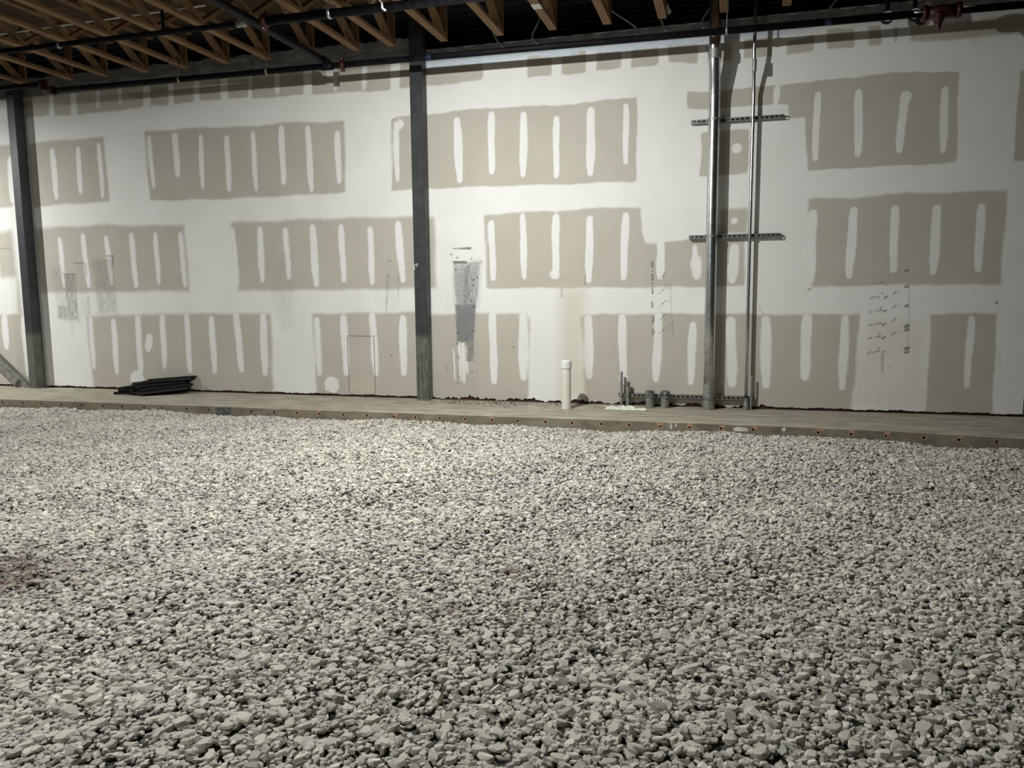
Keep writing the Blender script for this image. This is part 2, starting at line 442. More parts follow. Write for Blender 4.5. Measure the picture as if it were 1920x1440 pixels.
MUD_STRIPS = [(-8.946, 3.328, -8.968, 2.758, 0.0639, 0.0197), (-8.18, 3.413, -8.168, 2.763, 0.0474, 0.0142), (-7.729, 3.409, -7.736, 2.819, 0.0417, 0.0139), (-7.365, 3.446, -7.353, 2.744, 0.0364, 0.0182), (-6.52, 3.495, -6.491, 2.837, 0.0349, 0.0174), (-6.096, 3.49, -6.089, 2.982, 0.0469, 0.0171), (-5.692, 3.458, -5.702, 2.788, 0.0376, 0.0125), (-5.287, 3.419, -5.287, 2.748, 0.0409, 0.0164), (-4.887, 3.449, -4.879, 2.73, 0.036, 0.016), (-4.464, 3.489, -4.459, 2.8, 0.0431, 0.0117), (-4.077, 3.458, -4.057, 2.694, 0.0422, 0.0115), (-3.662, 3.372, -3.656, 2.776, 0.0413, 0.0113), (-2.851, 3.436, -2.849, 2.751, 0.0359, 0.0108), (-2.794, 3.432, -2.802, 3.407, 0.0608, 0.0143), (-2.044, 3.42, -2.023, 2.712, 0.0514, 0.0103), (-1.61, 3.459, -1.612, 2.793, 0.0434, 0.01), (-1.207, 3.431, -1.219, 2.736, 0.0457, 0.0098), (-0.814, 3.362, -0.815, 2.704, 0.0383, 0.0096), (-0.404, 3.423, -0.408, 2.715, 0.0498, 0.0093), (0.001, 3.448, 0.0, 2.814, 0.0334, 0.0091), (1.63, 3.52, 1.629, 3.364, 0.0329, 0.0082), (2.044, 3.416, 2.04, 2.745, 0.0347, 0.008), (2.449, 3.407, 2.469, 2.766, 0.0416, 0.0078), (2.892, 3.325, 2.866, 2.787, 0.0405, 0.0076), (2.907, 3.329, 2.903, 3.313, 0.0632, 0.0101), (3.268, 3.376, 3.28, 2.758, 0.037, 0.0099), (1.224, 2.904, 1.218, 2.893, 0.0624, 0.0113), (1.22, 2.116, 1.22, 2.105, 0.043, 0.0143), (-9.316, 1.043, -9.324, 0.601, 0.0615, 0.0205), (-8.953, 1.019, -8.948, 0.203, 0.0554, 0.0202), (-8.168, 2.166, -8.154, 1.507, 0.0384, 0.0192), (-7.755, 2.2, -7.715, 1.502, 0.0423, 0.0188), (-7.348, 2.166, -7.302, 1.52, 0.0415, 0.0184), (-6.917, 2.184, -6.891, 1.493, 0.0451, 0.018), (-6.514, 2.187, -6.502, 1.525, 0.0398, 0.0177), (-6.103, 2.175, -6.073, 1.484, 0.039, 0.0216), (-5.269, 2.221, -5.227, 1.51, 0.0332, 0.0207), (-4.85, 2.209, -4.846, 1.541, 0.0446, 0.0203), (-4.466, 2.183, -4.44, 1.57, 0.0397, 0.0199), (-4.063, 2.205, -4.041, 1.474, 0.0506, 0.0156), (-3.655, 2.206, -3.635, 1.525, 0.0418, 0.0152), (-3.242, 2.159, -3.235, 1.485, 0.0409, 0.0149), (-2.858, 2.214, -2.811, 1.514, 0.0473, 0.0146), (-1.626, 2.186, -1.608, 1.517, 0.0408, 0.0102), (-1.229, 2.249, -1.215, 1.525, 0.0398, 0.01), (-0.823, 2.228, -0.825, 1.532, 0.0454, 0.0097), (-0.838, 1.557, -0.831, 1.551, 0.0654, 0.0196), (-0.413, 2.196, -0.424, 1.476, 0.0443, 0.0095), (0.005, 2.218, -0.014, 1.508, 0.0432, 0.0093), (0.411, 1.915, 0.411, 1.502, 0.0453, 0.0091), (0.795, 1.845, 0.804, 1.677, 0.0266, 0.0118), (0.809, 1.707, 0.819, 1.514, 0.0591, 0.0177), (1.227, 1.816, 1.212, 1.461, 0.0547, 0.0115), (2.038, 2.169, 2.041, 1.444, 0.0462, 0.0109), (2.45, 2.188, 2.43, 1.485, 0.045, 0.0079), (2.852, 2.184, 2.865, 1.546, 0.0413, 0.0103), (3.254, 2.179, 3.251, 1.517, 0.0452, 0.01), (3.664, 2.175, 3.67, 1.538, 0.0415, 0.0098), (-7.729, 1.027, -7.726, 0.321, 0.038, 0.0285), (-7.319, 0.989, -7.325, 0.25, 0.0466, 0.0186), (-6.901, 1.027, -6.907, 0.258, 0.0502, 0.0182), (-6.721, 0.763, -6.753, 0.589, 0.0589, 0.0136), (-6.484, 1.05, -6.491, 0.342, 0.0447, 0.0179), (-6.076, 1.064, -6.076, 0.297, 0.0437, 0.0175), (-5.68, 1.027, -5.667, 0.29, 0.0472, 0.0172), (-5.279, 1.064, -5.237, 0.327, 0.0504, 0.0168), (-4.863, 1.064, -4.872, 0.283, 0.0534, 0.0164), (-6.97, 0.157, -6.952, 0.142, 0.1386, 0.0139), (-4.053, 1.007, -4.044, 0.299, 0.0433, 0.0236), (-3.662, 1.035, -3.643, 0.307, 0.0502, 0.0154), (-3.249, 1.062, -3.221, 0.315, 0.049, 0.0151), (-2.825, 1.028, -2.83, 0.323, 0.0516, 0.0147), (-3.868, 0.153, -3.853, 0.132, 0.134, 0.0118), (-1.627, 1.061, -1.61, 0.247, 0.0482, 0.0103), (-1.232, 1.061, -1.238, 0.302, 0.0572, 0.0135), (-0.429, 1.029, -0.415, 0.332, 0.0514, 0.0129), (-0.029, 1.041, -0.004, 0.283, 0.0471, 0.0094), (-0.011, 0.328, -0.004, 0.302, 0.0538, 0.0127), (0.398, 1.06, 0.377, 0.317, 0.0489, 0.0122), (0.787, 0.955, 0.775, 0.288, 0.0449, 0.012), (1.205, 0.999, 1.24, 0.28, 0.0553, 0.0146), (1.585, 1.011, 1.605, 0.277, 0.0569, 0.0142), (2.016, 1.029, 2.016, 0.377, 0.0553, 0.0111), (2.41, 1.029, 2.406, 0.266, 0.0459, 0.0108), (3.638, 1.029, 3.626, 0.314, 0.0348, 0.0124), (-3.253, 4.227, -3.264, 3.896, 0.0327, 0.0218), (-4.496, 4.256, -4.496, 3.945, 0.035, 0.0233), (-7.316, 4.211, -7.338, 3.963, 0.027, 0.027), (-6.942, 4.182, -6.957, 3.992, 0.0265, 0.0265), (-3.742, 4.192, -3.671, 4.089, 0.0821, 0.0299), (-3.666, 4.024, -3.663, 3.907, 0.0223, 0.0223), (-2.145, 0.64, -2.131, 0.256, 0.0107, 0.0071), (-2.065, 0.742, -2.053, 0.257, 0.0177, 0.0106), (-2.016, 0.709, -2.01, 0.231, 0.0248, 0.0106), (-1.974, 0.676, -1.966, 0.34, 0.0141, 0.0071)]
BLUE = [([(-2.442, 4.485), (-1.084, 4.473), (0.148, 4.464), (1.511, 4.432), (1.992, 4.435), (2.004, 4.111), (1.845, 4.072), (1.522, 4.06), (0.909, 4.039), (0.506, 4.042), (0.152, 4.052), (-0.088, 4.044), (-0.363, 4.051), (-0.455, 4.089), (-0.517, 4.101), (-0.58, 4.053), (-0.831, 4.046), (-1.022, 4.075), (-1.346, 4.067), (-1.743, 4.041), (-2.446, 4.051)], 0.0346)]
STREAK = [([(-8.378, 1.803), (-8.145, 1.807), (-8.085, 1.019), (-8.319, 1.003)], 0.0389, 0.35), ([(-8.334, 1.253), (-7.92, 1.236), (-7.907, 0.965), (-8.319, 1.003)], 0.0488, 0.5), ([(-8.158, 1.669), (-7.938, 1.666), (-7.913, 1.004), (-8.147, 0.972)], 0.0289, 0.5), ([(-7.952, 1.818), (-7.742, 1.83), (-7.696, 1.081), (-7.886, 1.081)], 0.0286, 0.3), ([(-7.784, 1.373), (-7.708, 1.372), (-7.697, 1.066), (-7.783, 1.066)], 0.0285, 0.4), ([(-7.643, 1.888), (-7.241, 1.91), (-7.208, 1.096), (-7.603, 1.065)], 0.0469, 0.42), ([(-8.105, 1.004), (-8.028, 1.004), (-8.031, 0.77), (-8.089, 0.77)], 0.0387, 0.4), ([(-9.285, 2.063), (-9.084, 2.058), (-9.169, 1.083), (-9.394, 1.083)], 0.081, 0.2), ([(-4.738, 1.574), (-4.543, 1.921), (-4.336, 1.917), (-4.365, 1.289), (-4.394, 0.85), (-4.613, 0.849), (-4.728, 1.291)], 0.0406, 0.28), ([(-4.609, 1.396), (-4.481, 1.395), (-4.478, 1.113), (-4.608, 1.113)], 0.0404, 0.35), ([(-3.037, 1.604), (-2.978, 1.603), (-3.038, 1.11), (-3.075, 1.11)], 0.0111, 0.42), ([(-2.882, 1.602), (-2.838, 1.601), (-2.87, 1.279), (-2.906, 1.279)], 0.011, 0.38), ([(-3.038, 1.584), (-2.832, 1.581), (-2.874, 1.11), (-3.067, 1.11)], 0.0296, 0.22), ([(-2.139, 1.735), (-1.756, 1.74), (-1.797, 1.304), (-1.84, 1.173), (-2.1, 1.174), (-2.135, 1.538)], 0.0281, 0.5), ([(-1.999, 1.699), (-1.888, 1.697), (-1.896, 1.174), (-2.036, 1.174)], 0.0419, 0.62), ([(-2.12, 1.208), (-1.833, 1.219), (-1.875, 0.73), (-2.094, 0.728)], 0.0177, 0.7), ([(-1.987, 0.742), (-1.861, 0.743), (-1.872, 0.476), (-1.985, 0.488)], 0.0141, 0.55), ([(-2.243, 1.473), (-2.158, 1.472), (-2.165, 1.108), (-2.236, 1.108)], 0.0213, 0.2), ([(-1.776, 1.747), (-1.735, 1.746), (-1.786, 1.074), (-1.814, 1.074)], 0.0138, 0.3), ([(-2.121, 1.897), (-1.884, 1.905), (-1.885, 1.872), (-2.15, 1.885)], 0.0105, 0.85), ([(-2.131, 1.741), (-1.943, 1.737), (-1.943, 1.698), (-2.132, 1.702)], 0.0105, 0.8), ([(-0.773, 1.392), (-0.727, 1.391), (-0.721, 1.264), (-0.766, 1.265)], 0.0131, 0.4), ([(-0.482, 1.546), (-0.456, 1.545), (-0.456, 1.42), (-0.481, 1.42)], 0.0096, 0.6), ([(2.631, 1.754), (3.011, 1.745), (3.023, 1.381), (2.636, 1.385)], 0.0527, 0.2), ([(2.772, 0.666), (2.825, 0.667), (2.825, 0.434), (2.782, 0.433)], 0.0212, 0.45), ([(2.779, 0.258), (2.816, 0.259), (2.807, 0.106), (2.769, 0.105)], 0.0213, 0.25), ([(3.881, 0.746), (3.931, 0.736), (3.954, 0.513), (3.903, 0.54)], 0.0197, 0.3), ([(0.37, 0.886), (0.443, 0.887), (0.41, 0.637), (0.361, 0.637)], 0.0246, 0.2), ([(0.447, 1.072), (0.562, 1.072), (0.578, 0.825), (0.469, 0.825)], 0.0183, 0.3)]
SMEAR = [([(-2.022, 1.207), (-1.84, 1.219), (-1.881, 0.796), (-1.987, 0.782)], 0.0211, 0.9), ([(-2.099, 1.194), (-1.833, 1.206), (-1.875, 0.743), (-2.094, 0.728)], 0.0141, 0.75), ([(-2.014, 1.667), (-1.874, 1.664), (-1.868, 1.173), (-2.079, 1.174)], 0.0419, 0.55), ([(-2.135, 1.538), (-2.056, 1.668), (-1.776, 1.727), (-1.819, 1.173), (-2.121, 1.174)], 0.0353, 0.42)]
WARM = [([(-0.786, 1.392), (-0.469, 1.389), (-0.466, 0.078), (-0.775, 0.069)], 0.0915, 0.6), ([(2.651, 1.012), (3.199, 1.012), (3.219, 0.066), (2.474, 0.06), (2.566, 0.488)], 0.0531, 0.3), ([(-3.608, 0.202), (-3.263, 0.189), (-3.267, 0.069), (-3.605, 0.075)], 0.0621, 0.5)]
FLECK = [(0.322, 1.576, 0.0098), (0.322, 1.528, 0.0098), (0.323, 1.436, 0.0098), (0.324, 1.393, 0.0098), (0.314, 1.68, 0.0128), (0.321, 1.666, 0.0091), (0.327, 1.651, 0.0091), (0.315, 1.636, 0.0128), (0.321, 1.622, 0.0092), (0.316, 1.534, 0.0092), (0.322, 1.519, 0.0128), (0.329, 1.504, 0.0092), (0.317, 1.49, 0.0092), (0.323, 1.475, 0.0128), (0.318, 1.374, 0.0092), (0.324, 1.36, 0.0092), (0.33, 1.345, 0.0128), (0.318, 1.33, 0.0092), (0.325, 1.315, 0.0092), (0.32, 1.214, 0.0129), (0.326, 1.199, 0.0092), (0.332, 1.185, 0.0092), (0.32, 1.17, 0.0129), (0.327, 1.155, 0.0092), (0.331, 1.047, 0.0092), (0.337, 1.033, 0.0129), (0.344, 1.018, 0.0092), (0.332, 1.003, 0.0092), (0.338, 0.988, 0.0129), (0.333, 0.898, 0.0092), (0.339, 0.884, 0.0092), (0.346, 0.869, 0.0129), (0.333, 0.854, 0.0092), (0.34, 0.839, 0.0092), (0.441, 1.514, 0.0109), (0.465, 1.538, 0.0073), (0.414, 1.49, 0.0067), (0.396, 1.471, 0.0055), (0.443, 1.355, 0.0109), (0.467, 1.379, 0.0073), (0.416, 1.33, 0.0067), (0.398, 1.312, 0.0055), (0.445, 1.201, 0.011), (0.469, 1.226, 0.0073), (0.418, 1.177, 0.0067), (0.4, 1.158, 0.0055), (0.447, 1.047, 0.011), (0.471, 1.072, 0.0073), (0.42, 1.023, 0.0067), (0.402, 1.004, 0.0055), (0.449, 0.893, 0.011), (0.474, 0.918, 0.0073), (0.422, 0.868, 0.0067), (0.404, 0.849, 0.0055), (0.527, 1.397, 0.0048), (0.529, 1.374, 0.0048), (0.53, 1.351, 0.0048), (0.532, 1.329, 0.0048), (0.534, 1.306, 0.0048), (0.535, 1.284, 0.0048), (0.537, 1.261, 0.0048), (0.538, 1.238, 0.0048), (0.54, 1.216, 0.0048), (0.541, 1.193, 0.0048), (0.543, 1.17, 0.0048), (0.544, 1.147, 0.0048), (0.546, 1.125, 0.0048), (0.547, 1.102, 0.0048), (0.549, 1.079, 0.0048), (0.551, 1.057, 0.0048), (0.552, 1.034, 0.0048), (0.554, 1.011, 0.0049), (0.555, 0.988, 0.0049), (0.557, 0.965, 0.0049), (0.558, 0.943, 0.0049), (0.56, 0.92, 0.0049), (0.561, 0.897, 0.0049), (0.563, 0.874, 0.0049), (0.565, 0.851, 0.0049), (0.566, 0.828, 0.0049), (0.467, 1.416, 0.0036), (0.48, 1.414, 0.0036), (0.493, 1.413, 0.0036), (0.507, 1.411, 0.0036), (0.52, 1.41, 0.0036), (0.467, 1.379, 0.0036), (0.48, 1.378, 0.0036), (0.494, 1.376, 0.0036), (0.507, 1.375, 0.0036), (0.52, 1.373, 0.0036), (0.469, 1.232, 0.0036), (0.483, 1.231, 0.0036), (0.496, 1.229, 0.0036), (0.509, 1.228, 0.0036), (0.523, 1.227, 0.0036), (0.471, 1.072, 0.0037), (0.485, 1.071, 0.0037), (0.498, 1.069, 0.0036), (0.512, 1.068, 0.0036), (0.525, 1.067, 0.0036), (2.688, 1.401, 0.0051), (2.715, 1.395, 0.0047), (2.741, 1.406, 0.0057), (2.767, 1.412, 0.0072), (2.771, 1.44, 0.0057), (2.799, 1.394, 0.0082), (2.665, 1.247, 0.0106), (2.686, 1.259, 0.0085), (2.712, 1.253, 0.0079), (2.738, 1.264, 0.0095), (2.768, 1.298, 0.0095), (2.796, 1.252, 0.0136), (2.817, 1.263, 0.0105), (2.877, 1.291, 0.0094), (2.897, 1.308, 0.0104), (2.93, 1.314, 0.0062), (2.663, 1.098, 0.0106), (2.71, 1.104, 0.0079), (2.736, 1.115, 0.0095), (2.762, 1.121, 0.0121), (2.766, 1.15, 0.0095), (2.795, 1.104, 0.0137), (2.815, 1.115, 0.0105), (2.88, 1.144, 0.0094), (2.9, 1.161, 0.0104), (2.934, 1.166, 0.0062), (2.66, 0.954, 0.0106), (2.681, 0.966, 0.0085), (2.708, 0.96, 0.0079), (2.734, 0.972, 0.0095), (2.76, 0.978, 0.0121), (2.792, 0.96, 0.0137), (2.813, 0.972, 0.0105), (2.882, 1.001, 0.0094), (2.902, 1.018, 0.0105), (2.938, 1.024, 0.0063), (2.658, 0.81, 0.0107), (2.679, 0.821, 0.0085), (2.731, 0.828, 0.0095), (2.758, 0.834, 0.0122), (2.762, 0.862, 0.0095), (2.79, 0.816, 0.0137), (2.811, 0.828, 0.0105), (2.884, 0.857, 0.0094), (2.904, 0.875, 0.0105), (2.942, 0.881, 0.0063), (2.656, 0.653, 0.0107), (2.677, 0.665, 0.0085), (2.703, 0.659, 0.008), (2.73, 0.671, 0.0096), (2.756, 0.677, 0.0122), (2.76, 0.706, 0.0095), (2.809, 0.672, 0.0106), (3.005, 1.538, 0.0144), (2.985, 1.533, 0.0126), (3.013, 1.369, 0.0165), (2.992, 1.364, 0.0145), (3.022, 1.166, 0.0186), (3.002, 1.16, 0.0163), (3.032, 0.95, 0.0249), (3.012, 0.944, 0.0218), (3.034, 0.91, 0.0208), (3.014, 0.904, 0.0182), (3.043, 0.709, 0.025), (3.023, 0.703, 0.0219), (3.045, 0.669, 0.0187), (3.025, 0.663, 0.0164), (3.027, 1.397, 0.0036), (3.028, 1.382, 0.0036), (3.028, 1.366, 0.0036), (3.028, 1.35, 0.0036), (3.029, 1.334, 0.0036), (3.029, 1.318, 0.0036), (3.03, 1.303, 0.0036), (3.03, 1.287, 0.0036), (3.031, 1.271, 0.0036), (3.031, 1.255, 0.0036), (3.032, 1.239, 0.0036), (3.032, 1.223, 0.0036), (3.033, 1.208, 0.0036), (3.033, 1.192, 0.0036), (3.034, 1.176, 0.0036), (3.034, 1.16, 0.0036), (3.035, 1.144, 0.0036), (3.035, 1.128, 0.0036), (3.036, 1.112, 0.0036), (3.036, 1.096, 0.0036), (3.037, 1.081, 0.0036), (3.037, 1.065, 0.0036), (3.038, 1.049, 0.0036), (3.038, 1.033, 0.0036), (3.038, 1.017, 0.0036), (3.039, 1.001, 0.0036), (3.039, 0.985, 0.0036), (3.04, 0.969, 0.0036), (3.04, 0.953, 0.0036), (3.041, 0.937, 0.0036), (3.041, 0.921, 0.0036), (3.042, 0.905, 0.0036), (3.042, 0.889, 0.0036), (3.043, 0.873, 0.0036), (3.043, 0.857, 0.0036), (3.044, 0.841, 0.0036), (3.044, 0.825, 0.0036), (3.045, 0.809, 0.0036), (3.045, 0.793, 0.0036), (3.046, 0.777, 0.0036), (3.046, 0.761, 0.0036), (3.047, 0.745, 0.0036), (3.047, 0.729, 0.0036), (3.048, 0.713, 0.0036), (3.856, 1.195, 0.0147), (3.866, 1.184, 0.0108), (-2.995, 0.555, 0.0112), (-1.357, 0.675, 0.0123), (1.512, 1.166, 0.0068), (1.507, 1.136, 0.0063), (1.525, 1.113, 0.0068), (1.549, 1.083, 0.0074), (-2.236, 0.423, 0.0072), (-2.236, 0.396, 0.0072), (-2.237, 0.369, 0.0072), (-3.003, 1.758, 0.0089), (-2.973, 1.758, 0.0088), (-2.074, 0.284, 0.0114), (-2.096, 0.216, 0.01), (-1.902, 0.362, 0.0113), (-2.076, 0.533, 0.0128), (-2.09, 0.56, 0.0093), (2.022, 1.345, 0.011), (2.044, 1.351, 0.0082), (2.202, 1.372, 0.0054), (3.642, 1.324, 0.005), (2.874, 0.511, 0.0063), (-2.151, 1.82, 0.0141), (-2.074, 1.779, 0.014), (-2.098, 1.629, 0.0169), (-1.887, 1.762, 0.0125), (-1.863, 1.501, 0.0153), (-1.871, 1.436, 0.0139), (-1.893, 1.371, 0.0125), (-1.821, 1.533, 0.0111), (-1.895, 1.246, 0.014), (-1.861, 1.173, 0.0139), (-2.085, 0.842, 0.0142), (-2.094, 0.708, 0.0156), (-1.873, 0.876, 0.014), (-1.756, 1.727, 0.0083), (-1.826, 0.744, 0.0035), (-1.826, 0.714, 0.0035), (-1.827, 0.684, 0.0035), (-1.827, 0.654, 0.0035), (-1.828, 0.624, 0.0035), (-1.828, 0.594, 0.0035), (-1.829, 0.564, 0.0035), (-1.829, 0.534, 0.0035), (-1.829, 0.504, 0.0035), (-1.83, 0.473, 0.0035), (-1.83, 0.443, 0.0035), (-1.831, 0.413, 0.0035), (-1.831, 0.383, 0.0035), (-1.832, 0.353, 0.0035), (-1.832, 0.323, 0.0035), (-1.833, 0.292, 0.0035), (-1.833, 0.262, 0.0035), (-1.834, 0.232, 0.0035), (-1.834, 0.201, 0.0035), (-1.834, 0.171, 0.0035), (-8.158, 1.669, 0.0087), (-8.139, 1.669, 0.0087), (-8.12, 1.668, 0.0087), (-8.1, 1.668, 0.0086), (-8.081, 1.668, 0.0086), (-8.062, 1.667, 0.0086), (-8.043, 1.667, 0.0086), (-8.024, 1.667, 0.0086), (-8.004, 1.667, 0.0086), (-7.985, 1.666, 0.0086), (-7.966, 1.666, 0.0086), (-7.947, 1.666, 0.0086), (-7.942, 1.822, 0.0076), (-7.923, 1.822, 0.0076), (-7.904, 1.821, 0.0076), (-7.885, 1.821, 0.0076), (-7.866, 1.821, 0.0076), (-7.847, 1.82, 0.0076), (-7.828, 1.82, 0.0076), (-7.809, 1.819, 0.0076), (-7.79, 1.819, 0.0076), (-7.771, 1.819, 0.0076), (-7.753, 1.818, 0.0075), (-7.361, 1.912, 0.0092), (-7.342, 1.912, 0.0092), (-7.324, 1.911, 0.0092), (-7.305, 1.911, 0.0092), (-7.287, 1.911, 0.0092), (-7.268, 1.91, 0.0092), (-7.25, 1.91, 0.0092), (-7.26, 1.903, 0.0074), (-7.26, 1.891, 0.0074), (-7.26, 1.879, 0.0074), (-7.26, 1.867, 0.0074), (-7.259, 1.855, 0.0074), (-7.259, 1.843, 0.0074), (-7.259, 1.831, 0.0074), (-7.259, 1.819, 0.0074), (-7.259, 1.807, 0.0074), (-7.259, 1.795, 0.0074), (-7.259, 1.783, 0.0074), (-7.259, 1.771, 0.0074), (-7.259, 1.759, 0.0074), (-7.259, 1.747, 0.0074), (-7.939, 1.65, 0.0057), (-7.938, 1.627, 0.0057), (-7.938, 1.604, 0.0057), (-7.937, 1.581, 0.0057), (-7.936, 1.558, 0.0057), (-7.935, 1.535, 0.0057), (-7.935, 1.512, 0.0057), (-7.934, 1.489, 0.0057), (-7.933, 1.466, 0.0057), (-7.932, 1.443, 0.0057), (-7.932, 1.42, 0.0057), (-7.931, 1.397, 0.0057), (-7.93, 1.374, 0.0057), (-7.93, 1.351, 0.0057), (-7.929, 1.328, 0.0057), (-7.928, 1.305, 0.0057), (-7.744, 1.807, 0.0075), (-7.743, 1.788, 0.0075), (-7.741, 1.769, 0.0075), (-7.739, 1.75, 0.0075), (-7.738, 1.731, 0.0075), (-7.736, 1.712, 0.0075), (-7.735, 1.693, 0.0076), (-7.733, 1.674, 0.0076), (-7.731, 1.655, 0.0076), (-7.73, 1.636, 0.0076), (-9.285, 2.063, 0.0061), (-9.265, 2.063, 0.0061), (-9.245, 2.062, 0.0061), (-9.225, 2.062, 0.0061), (-9.204, 2.061, 0.0061), (-9.184, 2.061, 0.006), (-9.164, 2.06, 0.006), (-9.144, 2.06, 0.006), (-9.124, 2.059, 0.006), (-9.104, 2.059, 0.006), (-9.084, 2.058, 0.006)]
PENCIL = [[(-3.617, 0.798), (-3.547, 0.802), (-3.395, 0.796), (-3.227, 0.801)], [(-3.617, 0.798), (-3.617, 0.589), (-3.612, 0.308), (-3.614, 0.046)], [(-3.235, 0.801), (-3.234, 0.593), (-3.236, 0.315), (-3.237, 0.042)]]


# the same boards go on left of the frame
for r, (j0, j1) in ((2, (-32.5, -26.7)), (2, (-25.4, -24.2)), (1, (-31.4, -23.7)), (0, (-28.4, -24.3)), (0, (-32.5, -29.6))):
    a, b = j0 * .4064, j1 * .4064
    PAPER.append(([(a, .03 + r * 1.2192 + (.17 if r else -.05)), (b, .03 + r * 1.2192 + (.18 if r else -.05)), (b - .03, .03 + (r + 1) * 1.2192 - .18), (a + .03, .03 + (r + 1) * 1.2192 - .16)], .022))
    for j in range(int(math.ceil(j0 + .3)), int(j1) + 1):
        MUD_STRIPS.append((j * .4064 - .01, .27 + r * 1.2192 + .03, j * .4064 + .01, .97 + r * 1.2192 + .03, .034, .011))

# ------------------------------------------------------------------ back wall of drywall boards
BOARD_H, GAP, STUD = 1.2192, 0.03, 0.4064
WALL_L, WALL_R = -13.2, 4.165


def poly_sd(X, Z, poly):
    """signed distance, positive inside"""
    px = np.array([p[0] for p in poly]); pz = np.array([p[1] for p in poly])
    d = np.full(X.shape, 1e9)
    inside = np.zeros(X.shape, bool)
    n = len(px)
    for i in range(n):
        x0, z0, x1, z1 = px[i], pz[i], px[(i + 1) % n], pz[(i + 1) % n]
        ex, ez = x1 - x0, z1 - z0
        t = np.clip(((X - x0) * ex + (Z - z0) * ez) / (ex * ex + ez * ez + 1e-12), 0, 1)
        d = np.minimum(d, (X - x0 - t * ex) ** 2 + (Z - z0 - t * ez) ** 2)
        cross = ((z0 > Z) != (z1 > Z)) & (X < ex * (Z - z0) / (ez if abs(ez) > 1e-12 else 1e-12) + x0)
        inside ^= cross
    d = np.sqrt(d)
    return np.where(inside, d, -d)


def near(X, Z, poly, m):
    xs = [p[0] for p in poly]; zs = [p[1] for p in poly]
    return (X > min(xs) - m) & (X < max(xs) + m) & (Z > min(zs) - m) & (Z < max(zs) + m)


def lines(a, b, coarse, fine, zones):
    out = [a]
    zs = sorted((max(a, u), min(b, v)) for u, v in zones if v > a and u < b)
    merged = []
    for u, v in zs:
        if merged and u <= merged[-1][1] + 0.01: merged[-1][1] = max(merged[-1][1], v)
        else: merged.append([u, v])
    cur = a
    for u, v in merged + [[b, b]]:
        if u > cur + 1e-6:
            k = max(1, int(math.ceil((u - cur) / coarse)))
            out += list(cur + (u - cur) * np.arange(1, k + 1) / k)
        if v > u + 1e-6:
            k = max(1, int(math.ceil((v - u) / fine)))
            out += list(u + (v - u) * np.arange(1, k + 1) / k)
        cur = v
    return np.array(out)


FINE = []
for poly, s, i in STREAK + SMEAR:
    xs = [p[0] for p in poly]; zs = [p[1] for p in poly]
    FINE.append((min(xs) - .015, max(xs) + .015, min(zs) - .015, max(zs) + .015))
for x, z, r in FLECK:
    FINE.append((x - .02, x + .02, z - .02, z + .02))


def paint_fields(X, Z):
    Xw = X + 0.005 * np.sin(Z * 9 + X * 3) + 0.002 * np.sin(Z * 31 + 1.3)
    Zw = Z + 0.006 * np.sin(X * 8 + 0.7) + 0.003 * np.sin(X * 27 + Z * 5)
    paper = np.full(X.shape, -4.0)
    for poly, s in PAPER:
        k = near(Xw, Zw, poly, 6 * s + .05)
        if k.any():
            paper[k] = np.maximum(paper[k], np.clip(poly_sd(Xw[k], Zw[k], poly) / s, -4, 4))
    Xs = X + 0.003 * np.sin(Z * 11 + X * 9) + 0.0015 * np.sin(Z * 37 + X * 5)
    for x0, z0, x1, z1, w, s in MUD_STRIPS:
        k = (X > min(x0, x1) - w - .1) & (X < max(x0, x1) + w + .1) & (Z > min(z0, z1) - w - .1) & (Z < max(z0, z1) + w + .1)
        if not k.any(): continue
        ex, ez = x1 - x0, z1 - z0
        t = np.clip(((Xs[k] - x0) * ex + (Z[k] - z0) * ez) / (ex * ex + ez * ez + 1e-12), 0, 1)
        d = np.sqrt((Xs[k] - x0 - t * ex) ** 2 + (Z[k] - z0 - t * ez) ** 2)
        taper = 1 - 0.28 * np.clip((t - 0.75) / 0.25, 0, 1) - 0.15 * np.clip((0.15 - t) / 0.15, 0, 1) + 0.05 * np.sin(t * 7 + x0 * 7)
        paper[k] = np.minimum(paper[k], np.clip((d - w * taper) / s, -4, 4))
    blue = np.full(X.shape, -4.0)
    for poly, s in BLUE:
        k = near(Xw, Zw, poly, .2)
        if k.any(): blue[k] = np.clip(poly_sd(Xw[k], Zw[k], poly) / s, -4, 4)
    soft = {}
    for key, tab in (('streak', STREAK), ('smear', SMEAR), ('warm', WARM)):
        f = np.zeros(X.shape)
        for poly, s, inten in tab:
            k = near(X, Z, poly, 2 * s + .02)
            if k.any():
                v = np.clip(poly_sd(X[k], Z[k], poly) / s * .5 + .5, 0, 1) * inten
                f[k] = np.maximum(f[k], v)
        soft[key] = f
    fleck = np.zeros(X.shape)
    for x, z, r in FLECK:
        k = (abs(X - x) < r + .012) & (abs(Z - z) < r + .012)
        if k.any():
            d = np.sqrt((X[k] - x) ** 2 + (Z[k] - z) ** 2)
            fleck[k] = np.maximum(fleck[k], np.clip(1 - (d - r * .7) / .006, 0, 1) * min(1, .35 + r / .012))
    return dict(paper=paper, blue=blue, fleck=fleck, **soft)


